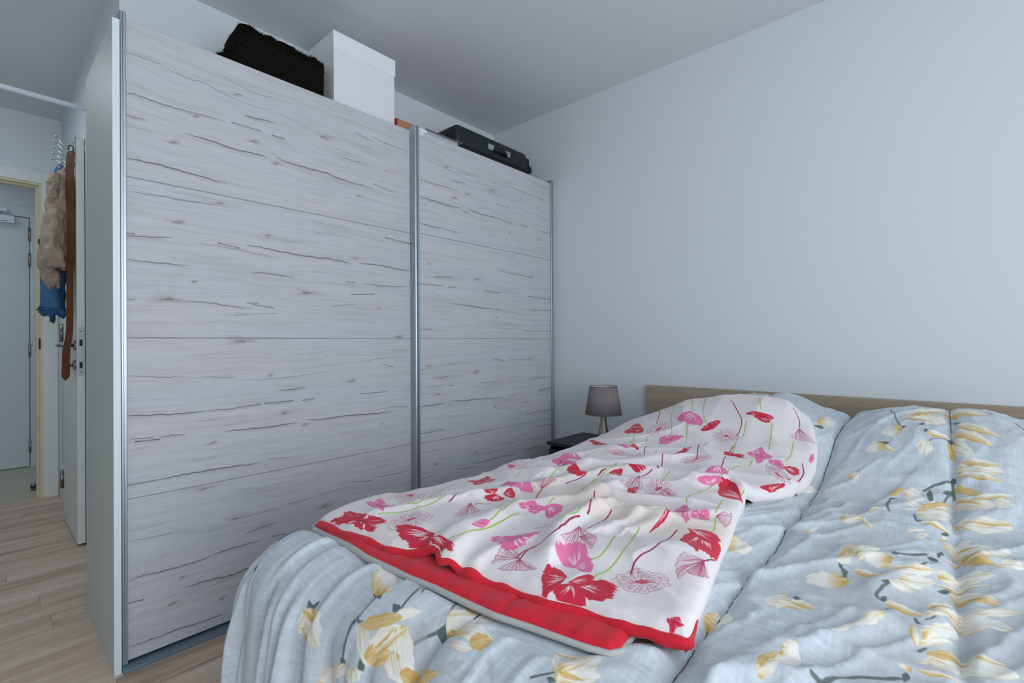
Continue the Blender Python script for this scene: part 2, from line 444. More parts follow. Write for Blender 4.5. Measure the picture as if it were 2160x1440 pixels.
POPPY_STEMS = [
 ('G',[(-0.9333,0.6717),(-0.9203,0.7066),(-1.0215,0.8468),(-1.0435,0.8897),(-1.0498,0.9169)]),
 ('G',[(-0.9478,0.6033),(-0.9127,0.6568),(-0.8983,0.7152),(-0.8962,0.7794)]),
 ('D',[(-0.8742,0.7481),(-0.9025,0.8268),(-0.8846,0.8642)]),
 ('G',[(-0.707,0.7185),(-0.72,0.762),(-0.744,0.83),(-0.7556,0.8709)]),
 ('D',[(-0.7263,0.8744),(-0.7959,1.0039)]),
 ('D',[(-0.8281,0.7895),(-0.8132,0.8268)]),
 ('G',[(-0.9218,1.0373),(-0.9336,1.0788)]),
 ('G',[(-0.8108,0.9736),(-0.8118,0.995)]),
 ('G',[(-0.8227,1.051),(-0.8383,1.1071),(-0.8403,1.1669)]),
 ('G',[(-0.8805,1.2648),(-0.9042,1.4031),(-0.9096,1.4742)]),
 ('G',[(-0.7553,1.1565),(-0.7899,1.2463)]),
 ('D',[(-0.7647,1.0705),(-0.7529,1.1282),(-0.7539,1.1493)]),
 ('D',[(-0.7327,1.1815),(-0.7375,1.2104),(-0.7372,1.2369)]),
 ('G',[(-0.6805,0.9935),(-0.7015,1.0738),(-0.7267,1.1567)]),
 ('D',[(-0.6565,1.0423),(-0.5899,0.9182),(-0.5773,0.8876)]),
 ('G',[(-0.6847,0.8888),(-0.6881,0.9139)]),
 ('G',[(-0.6296,0.7711),(-0.5943,0.7816),(-0.5826,0.8466),(-0.5936,0.887)]),
 ('D',[(-0.5774,0.6592),(-0.5778,0.6817),(-0.558,0.706),(-0.5538,0.749),(-0.5741,0.8202),(-0.5763,0.8555)]),
 ('D',[(-0.5404,0.8299),(-0.5444,0.8808),(-0.5603,0.9602)]),
 ('G',[(-0.7068,0.602),(-0.6906,0.6451),(-0.7058,0.8066)]),
 ('D',[(-1.0998,0.9852),(-1.0987,1.0421)]),
 ('G',[(-0.4715,0.7252),(-0.4612,0.7618),(-0.4887,0.8516)]),
 ('G',[(-0.434,0.6832),(-0.4319,0.7376),(-0.438,0.7973),(-0.4676,0.9134)]),
 ('D',[(-0.3968,0.7436),(-0.4027,0.7665),(-0.4042,0.7931),(-0.3959,0.8438),(-0.4116,0.9689)]),
 ('D',[(-0.5673,0.6494),(-0.5756,0.6859),(-0.5615,0.6997)]),
 ('G',[(-0.4607,1.1401),(-0.4824,1.2119),(-0.4697,1.2529),(-0.4632,1.3011),(-0.4523,1.3254)]),
 ('G',[(-0.3831,1.1184),(-0.4094,1.2381)]),
 ('G',[(-0.3586,1.0137),(-0.3577,1.0327),(-0.3784,1.1016)]),
 ('G',[(-0.3849,1.3095),(-0.382,1.3306)]),
 ('G',[(-0.4468,1.345),(-0.4769,1.5342),(-0.4582,1.5608)]),
 ('G',[(-0.588,1.2837),(-0.5785,1.3174)]),
 ('D',[(-0.3146,0.9073),(-0.3218,0.8743)]),
 ('G',[(-0.4386,1.5658),(-0.4397,1.6081)]),
 ('G',[(-0.8587,2.0176),(-0.8135,1.8666),(-0.7495,1.7238)]),
 ('G',[(-0.787,2.0191),(-0.7327,1.8766)]),
 ('G',[(-0.7197,1.7943),(-0.6887,1.7112),(-0.6817,1.6837)]),
 ('G',[(-0.7295,2.0168),(-0.689,1.8739),(-0.6527,1.8019)]),
 ('D',[(-0.9355,2.0138),(-0.8952,1.9378),(-0.8578,1.829)]),
 ('D',[(-0.6137,1.9576),(-0.5418,1.8418),(-0.5286,1.7899),(-0.5289,1.7481)]),
 ('G',[(-0.5136,1.9728),(-0.4895,1.8935)]),
 ('G',[(-0.5194,1.8279),(-0.5086,1.7456),(-0.5206,1.7265),(-0.5132,1.6729),(-0.5073,1.6422)]),
 ('G',[(-0.4392,1.8397),(-0.4138,1.6914)]),
 ('G',[(-0.3647,1.7929),(-0.3515,1.6898),(-0.3565,1.6427)]),
 ('D',[(-0.3988,1.9556),(-0.3718,1.9129),(-0.3632,1.8728)]),
 ('D',[(-0.3157,1.6654),(-0.3029,1.6119),(-0.3041,1.5524),(-0.3218,1.5062)]),
 ('D',[(-0.5187,1.6795),(-0.5184,1.6396)]),
 ('D',[(-0.5216,1.612),(-0.5006,1.483)]),
 ('D',[(-0.6335,1.6799),(-0.5912,1.5483)]),
 ('D',[(-0.6907,1.5181),(-0.6157,1.3265),(-0.6381,1.3456)]),
 ('D',[(-0.6282,1.3068),(-0.6382,1.2888),(-0.6503,1.2653)]),
 ('G',[(-0.8983,1.7224),(-0.8768,1.6635),(-0.8705,1.6006)]),
 ('G',[(-0.8377,1.698),(-0.8164,1.6544),(-0.8193,1.6209)]),
 ('D',[(-0.8032,1.6232),(-0.748,1.4735),(-0.7853,1.4511)]),
 ('G',[(-0.7461,1.5871),(-0.7177,1.4896),(-0.7364,1.4488)]),
 ('D',[(-0.7368,1.2293),(-0.7331,1.181)]),
 ('G',[(-0.7009,1.08),(-0.7216,1.1683),(-0.7423,1.3094)]),
]
PETALS = [
 ('b',-0.34,2.0463,-0.2888,2.0904,0.0091,-0.0696),
 ('n',-0.0622,2.1296,0.0089,2.0519,-0.0037,-0.0981),
 ('e',-0.0976,2.0546,0.0102,2.3052,0.0024,-0.0623),
 ('e',-0.0986,2.048,-0.0186,2.0401,0.0002,-0.0249),
 ('b',-0.0929,1.9522,-0.1452,1.9257,-0.0049,0.0357),
 ('b',-0.1282,1.8493,-0.1772,1.8311,-0.0048,0.025),
 ('e',-0.1292,1.8465,-0.1052,1.8211,-0.0015,-0.0096),
 ('n',-0.0351,1.8859,-0.0423,1.8269,-0.0181,0.0027),
 ('e',-0.0358,1.9325,0.0198,1.9397,-0.0023,-0.0182),
 ('e',0.0044,2.2331,0.113,2.1851,-0.0037,-0.0991),
 ('e',0.0329,2.0199,0.1229,1.9444,-0.0032,-0.0267),
 ('e',0.0225,1.9679,0.1037,1.8889,-0.004,-0.0273),
 ('n',0.0253,1.9193,0.0511,1.9128,0.0006,-0.0138),
 ('n',0.0216,1.9005,0.0667,1.8338,-0.0064,-0.0256),
 ('o',0.0137,1.9063,0.0249,1.8269,-0.0059,-0.004),
 ('n',0.0264,1.79,0.12,1.7848,-0.0016,-0.0292),
 ('e',0.0377,1.8174,0.1129,1.8081,-0.0014,-0.0179),
 ('e',0.0259,1.7625,0.1154,1.746,-0.0014,-0.0148),
 ('o',0.023,1.7126,0.0785,1.6778,-0.0014,-0.0142),
 ('e',0.0513,1.6602,0.1304,1.7002,-0.0002,-0.0118),
 ('n',0.0217,1.6393,0.0982,1.6369,-0.0003,-0.0318),
 ('n',0.0939,1.6549,0.1267,1.6544,-0.0028,-0.0244),
 ('e',0.0203,1.6734,0.0833,1.629,-0.0009,-0.0117),
 ('n',0.0162,1.5085,0.0745,1.5617,0.0012,-0.0228),
 ('n',0.02,1.5226,0.1182,1.5575,-0.0017,-0.0362),
 ('e',0.0545,1.5433,0.1201,1.5714,-0.0015,-0.0134),
 ('e',0.0164,1.5417,0.0475,1.495,-0.0014,-0.0173),
 ('o',-0.1063,1.6206,-0.078,1.669,0.003,-0.0127),
 ('n',-0.0769,1.6426,-0.0351,1.624,-0.0024,-0.0361),
 ('n',-0.0707,1.5987,-0.0455,1.5874,-0.0019,-0.0179),
 ('n',-0.0806,1.5424,-0.0372,1.5766,0.0002,-0.007),
 ('o',-0.0432,1.576,0.0209,1.651,0.0001,-0.0127),
 ('n',-0.0464,1.5475,0.0172,1.5886,-0.0008,-0.0616),
 ('e',-0.1331,1.442,-0.0902,1.5121,0.0005,-0.0057),
 ('n',-0.1441,1.4068,-0.1846,1.3889,-0.0027,0.0231),
 ('e',-0.1438,1.4044,-0.1201,1.3514,-0.0013,-0.0161),
 ('e',-0.0361,1.4461,0.0103,1.4465,-0.0015,-0.0068),
 ('n',-0.063,1.3752,-0.0282,1.4141,0.0004,-0.0078),
 ('b',-0.2045,1.6875,-0.1781,1.6974,0.0041,-0.0152),
 ('n',-0.313,1.557,-0.2727,1.6237,0.0041,-0.0254),
 ('b',-0.2369,1.2329,-0.2129,1.2958,0.0024,-0.0084),
 ('o',-0.156,1.1251,-0.128,1.2296,0.0025,-0.0061),
 ('n',-0.1284,1.1515,-0.0962,1.224,0.0056,-0.0366),
 ('b',-0.0711,1.171,-0.113,1.1485,-0.0018,0.0349),
 ('b',-0.1237,1.0253,-0.1864,1.0071,-0.0031,0.029),
 ('e',-0.1227,1.0842,-0.0773,1.0774,0.0009,-0.0187),
 ('n',-0.0774,1.1212,-0.0092,1.1731,0.0004,-0.0149),
 ('e',-0.0754,1.1392,-0.0106,1.1725,0.0,-0.0061),
 ('n',-0.0707,1.0665,-0.0381,1.0636,-0.0019,-0.0164),
 ('n',-0.0576,1.0903,-0.0104,1.1399,-0.0006,-0.0296),
 ('e',-0.069,0.9763,-0.0235,0.961,-0.0008,-0.018),
 ('n',-0.0661,0.9168,-0.1017,0.861,-0.0029,0.0083),
 ('n',-0.0997,0.8666,-0.1203,0.8177,-0.0021,0.0099),
 ('n',0.0013,1.3558,0.0458,1.4428,0.0016,-0.0266),
 ('n',0.0094,1.354,0.101,1.3716,-0.0032,-0.0633),
 ('e',0.0047,1.3835,0.0571,1.4003,-0.0006,-0.0164),
 ('e',-0.002,1.265,0.0839,1.312,-0.0001,-0.0058),
 ('o',0.0258,1.2959,0.0807,1.2635,-0.002,-0.0252),
 ('n',0.0793,1.2843,0.1116,1.2961,-0.0026,-0.02),
 ('n',-0.0077,1.1676,0.0687,1.2224,-0.0009,-0.0301),
 ('e',-0.0104,1.1318,0.0637,1.1818,-0.0002,-0.0084),
 ('e',0.0075,1.1249,0.0689,1.1022,-0.0018,-0.0224),
 ('n',-0.0181,1.0007,0.0916,1.0945,-0.0008,-0.0171),
 ('n',0.0075,1.0131,0.0766,1.0192,-0.0036,-0.0376),
 ('e',-0.0197,1.02,0.0109,1.0721,0.0001,-0.0168),
 ('n',-0.0214,0.9767,0.0004,0.997,-0.0004,-0.0095),
 ('n',-0.0224,0.912,0.0164,0.9653,-0.0026,-0.0273),
 ('e',-0.0349,0.9175,-0.0274,0.8816,-0.0041,-0.004),
 ('n',-0.0266,0.8932,0.0125,0.9323,-0.0003,-0.0066),
 ('n',-0.0161,0.8699,0.0707,0.8824,-0.0035,-0.0309),
 ('o',-0.0184,0.8768,0.026,0.9106,-0.0009,-0.0116),
 ('e',-0.0255,0.8157,0.0158,0.8286,-0.0011,-0.0049),
 ('n',-0.0282,0.8341,0.0001,0.8904,0.001,-0.0067),
 ('b',-0.0306,0.8101,-0.0461,0.8103,0.0009,0.0037),
 ('e',0.0045,0.9077,0.063,0.9051,-0.001,-0.0071),
 ('n',-0.0442,1.3484,-0.0244,1.3961,0.0017,-0.0169),
 ('e',-0.0037,1.4013,0.0066,1.4208,-0.0009,-0.0178),
 ('b',-0.7327,0.4589,-0.7703,0.5238,0.0435,-0.0095),
 ('w',-0.654,0.4409,-0.6245,0.4759,0.0089,-0.0044),
 ('o',-0.6988,0.4096,-0.6415,0.45,0.013,-0.0063),
 ('n',-0.7068,0.4129,-0.6483,0.3704,-0.0131,-0.006),
 ('n',-0.6498,0.3915,-0.6251,0.4427,0.022,-0.0019),
 ('n',-0.6319,0.4401,-0.5724,0.4072,-0.0118,-0.0098),
 ('o',-0.653,0.3758,-0.6231,0.4078,0.0171,-0.0036),
 ('e',-0.6441,0.3902,-0.6196,0.4489,0.0057,-0.0001),
 ('n',-0.6165,0.4081,-0.573,0.3917,-0.0112,-0.0112),
 ('e',-0.6519,0.3943,-0.6397,0.4326,0.0073,-0.0),
 ('n',-0.575,0.4841,-0.5429,0.5476,0.0286,-0.0225),
 ('b',-0.5653,0.4783,-0.4803,0.4921,0.0153,-0.0165),
 ('o',-0.5035,0.4686,-0.4819,0.4911,0.0121,-0.0099),
 ('n',-0.5304,0.4553,-0.4933,0.4626,0.0048,-0.0074),
 ('e',-0.5972,0.5459,-0.5645,0.5435,0.0056,-0.01),
 ('n',-0.8611,0.3896,-0.8673,0.3436,-0.0176,-0.0021),
 ('n',-0.8573,0.3949,-0.7975,0.3494,-0.0307,-0.0068),
 ('o',-0.8659,0.3836,-0.8531,0.3747,-0.0181,-0.0018),
 ('e',-0.8695,0.3563,-0.8088,0.3447,-0.012,-0.0027),
 ('n',-0.711,0.3515,-0.7657,0.292,-0.0353,-0.0108),
 ('n',-0.6787,0.3582,-0.6723,0.3374,-0.0188,-0.0075),
 ('o',-0.5858,0.3963,-0.5175,0.4154,0.0118,-0.0081),
 ('o',-0.5716,0.3991,-0.539,0.4041,0.0117,-0.0086),
 ('n',-0.5773,0.3923,-0.5162,0.3982,0.0041,-0.0075),
 ('m',-0.5749,0.4142,-0.6076,0.4657,0.0148,0.0067),
 ('m',-0.5195,0.4143,-0.4893,0.446,0.0084,-0.0031),
 ('m',-0.586,0.4746,-0.5965,0.5394,0.0071,-0.0014),
 ('m',-0.4677,0.4712,-0.4359,0.4456,-0.0044,-0.0031),
 ('m',-0.4681,0.4433,-0.4916,0.417,-0.0052,0.0023),
 ('m',-0.5924,0.4371,-0.5995,0.4859,0.0106,0.0006),
 ('n',-0.373,0.4974,-0.4093,0.5482,0.0056,0.0048),
 ('n',-0.3705,0.498,-0.3499,0.5719,0.0196,-0.0212),
 ('n',-0.366,0.5018,-0.3313,0.539,0.0077,-0.0124),
 ('o',-0.3699,0.5012,-0.3427,0.5155,0.0014,-0.0041),
 ('e',-0.4134,0.546,-0.3572,0.5671,0.0015,-0.0026),
 ('e',-0.3705,0.498,-0.3616,0.4859,-0.002,-0.0032),
 ('e',-0.3678,0.5023,-0.3583,0.5571,0.0017,-0.0013),
 ('o',-0.3859,0.5509,-0.3831,0.5592,0.005,-0.0053),
 ('b',-0.3495,1.0699,-0.2974,1.0852,0.0086,-0.0369),
 ('b',-0.2327,1.2267,-0.2126,1.2983,0.0031,-0.0096),
 ('n',-0.3153,1.5581,-0.2711,1.6243,0.0045,-0.0282),
 ('e',-0.318,1.5656,-0.2954,1.5802,0.0015,-0.0082),
 ('b',-0.2787,0.7563,-0.2462,0.7904,0.0111,-0.0297),
 ('n',-0.1876,0.8907,-0.223,0.8743,-0.0044,0.0245),
 ('e',-0.1867,0.8955,-0.152,0.8885,-0.0002,-0.0077),
 ('e',-0.1925,0.8776,-0.1671,0.8813,0.0007,-0.0068),
 ('b',-0.1274,1.0291,-0.1831,0.9892,-0.0051,0.0314),
 ('n',-0.165,0.7217,-0.1385,0.7128,0.0011,-0.0343),
 ('o',-0.1752,0.661,-0.1672,0.7174,0.0049,-0.0092),
 ('n',-0.1772,0.657,-0.1492,0.721,0.0058,-0.0189),
 ('n',-0.1322,1.1553,-0.152,1.0937,-0.0051,0.0224),
 ('b',-0.1843,1.387,-0.1509,1.3659,0.0011,-0.0299),
]
STEMS = [
 (0.004,[(-0.1416,2.2283),(-0.1172,2.0619),(-0.1,1.9657)]),
 (0.006,[(-0.0371,1.6747),(-0.0185,1.7025),(0.0025,1.7185),(0.0215,1.7497)]),
 (0.006,[(0.0194,1.7503),(0.0208,1.7048),(0.0223,1.6726)]),
 (0.006,[(-0.0926,1.6104),(-0.1028,1.5984),(-0.105,1.5341),(-0.0873,1.4801)]),
 (0.003,[(-0.0292,1.8895),(-0.0129,1.9079),(0.0127,1.9213)]),
 (0.003,[(-0.0407,1.9322),(-0.0471,1.9453)]),
 (0.003,[(0.0166,2.0865),(0.0375,2.011),(0.0484,1.9791)]),
 (0.005,[(-0.0517,1.525),(-0.0473,1.4505),(-0.038,1.45)]),
 (0.004,[(0.0001,1.63),(0.0104,1.6783),(0.0207,1.7007)]),
 (0.005,[(0.136,2.1668),(0.1653,2.1565),(0.1794,2.06)]),
 (0.006,[(-0.1219,0.6919),(-0.106,0.6964),(-0.0802,0.7511),(-0.0401,0.7858)]),
 (0.006,[(-0.1462,1.1033),(-0.1433,1.0807),(-0.1341,1.0719),(-0.1341,1.0469)]),
 (0.008,[(-0.0735,1.212),(-0.0596,1.2265),(-0.027,1.2603)]),
 (0.004,[(-0.0842,1.2236),(-0.0609,1.2191)]),
 (0.005,[(-0.0715,1.0556),(-0.0826,0.9942),(-0.0729,0.9749)]),
 (0.004,[(-0.0325,1.1648),(-0.0253,1.1789),(-0.0111,1.2317)]),
 (0.003,[(-0.0669,0.9463),(-0.0501,0.9695)]),
 (0.003,[(-0.0197,0.9523),(-0.008,0.9816)]),
 (0.0055,[(-0.7263,0.4574),(-0.722,0.4266),(-0.7296,0.4087),(-0.7181,0.3823),(-0.7085,0.3577)]),
 (0.0045,[(-0.6743,0.5148),(-0.6611,0.4748),(-0.6546,0.457)]),
 (0.0045,[(-0.614,0.5403),(-0.5805,0.4915),(-0.5757,0.4766)]),
 (0.006,[(-0.5936,0.4354),(-0.5793,0.4637),(-0.5762,0.4824)]),
 (0.005,[(-0.7262,0.4093),(-0.7068,0.4129)]),
 (0.004,[(-0.395,0.4734),(-0.3849,0.4855),(-0.3749,0.496)]),
 (0.005,[(-0.1458,1.0939),(-0.1403,1.0755),(-0.1316,1.046)]),
]
LEAVES = [
 [(-0.0317,1.6655),(-0.0236,1.6843),(-0.0179,1.6303),(-0.028,1.6287)],
 [(-0.0018,1.674),(0.0085,1.7011),(0.0198,1.7087),(0.0084,1.6794)],
 [(-0.1505,1.873),(-0.1348,1.8721),(-0.1203,1.8664),(-0.1313,1.8584)],
 [(-0.3417,1.9847),(-0.3261,2.007),(-0.3094,1.985),(-0.3268,1.972)],
 [(-0.0581,1.9834),(-0.0484,2.005),(-0.0402,1.9977),(-0.0479,1.9811)],
 [(0.0186,1.7645),(0.0258,1.7549),(0.0264,1.7298),(0.0193,1.7441)],
 [(0.0104,1.9169),(0.0199,1.9459),(0.024,1.9099),(0.0149,1.9082)],
 [(-0.0037,1.4294),(0.0033,1.4424),(0.0102,1.4434),(0.0015,1.4253)],
 [(-0.0422,1.9482),(-0.0338,1.9574),(-0.0346,1.9292),(-0.0407,1.9322)],
 [(0.0285,2.0432),(0.0427,2.031),(0.0538,2.0045),(0.0375,2.011)],
 [(-0.1065,1.9648),(-0.0872,1.9701),(-0.0902,1.9506),(-0.1033,1.9529)],
 [(-0.0237,1.2527),(-0.0128,1.2521),(-0.0066,1.2404),(-0.0188,1.2371)],
 [(-0.0098,1.2775),(-0.0036,1.3175),(0.0012,1.3031),(-0.0066,1.2644)],
 [(-0.0957,1.1365),(-0.0884,1.145),(-0.0775,1.1475),(-0.0878,1.1364)],
 [(-0.0814,1.0523),(-0.0719,1.0619),(-0.0699,1.0536),(-0.0767,1.0472)],
 [(-0.0089,1.1101),(0.0007,1.126),(0.0103,1.1344),(0.0006,1.1121)],
 [(-0.0765,0.9874),(-0.0707,1.0022),(-0.0687,0.9827),(-0.0727,0.9728)],
 [(-0.0342,0.9483),(-0.0305,0.9474),(-0.0251,0.9277),(-0.031,0.9269)],
 [(-0.0406,0.7972),(-0.0356,0.8039),(-0.0321,0.7939),(-0.0377,0.7797)],
 [(-0.0282,0.8693),(-0.0219,0.8871),(-0.0175,0.8918),(-0.0237,0.8698)],
 [(-0.1815,0.9055),(-0.1748,0.9024),(-0.1715,0.9012),(-0.1804,0.9002)],
 [(-0.677,0.4572),(-0.66,0.4596),(-0.6525,0.4503),(-0.6642,0.447)],
 [(-0.5772,0.4659),(-0.5755,0.4871),(-0.5384,0.4719),(-0.5557,0.4658)],
 [(-0.8797,0.3997),(-0.8661,0.3972),(-0.8601,0.4094),(-0.8597,0.3976),(-0.8686,0.379)],
 [(-0.7152,0.3593),(-0.7022,0.3587),(-0.7001,0.3493),(-0.7103,0.35)],
 [(-0.6675,0.3746),(-0.6572,0.3744),(-0.6532,0.3633),(-0.6647,0.3633)],
 [(-0.74,0.4582),(-0.7409,0.4694),(-0.7133,0.4594),(-0.7137,0.4519)],
 [(-0.6668,0.509),(-0.6729,0.5272),(-0.6552,0.4988)],
 [(-0.3778,0.4841),(-0.3691,0.4883),(-0.3637,0.4868),(-0.3692,0.4786)],
 [(-0.3268,1.5628),(-0.3163,1.5574),(-0.3034,1.5211),(-0.315,1.5279)],
 [(-0.1883,0.9032),(-0.1812,0.9061),(-0.1719,0.9022),(-0.1821,0.901)],
]
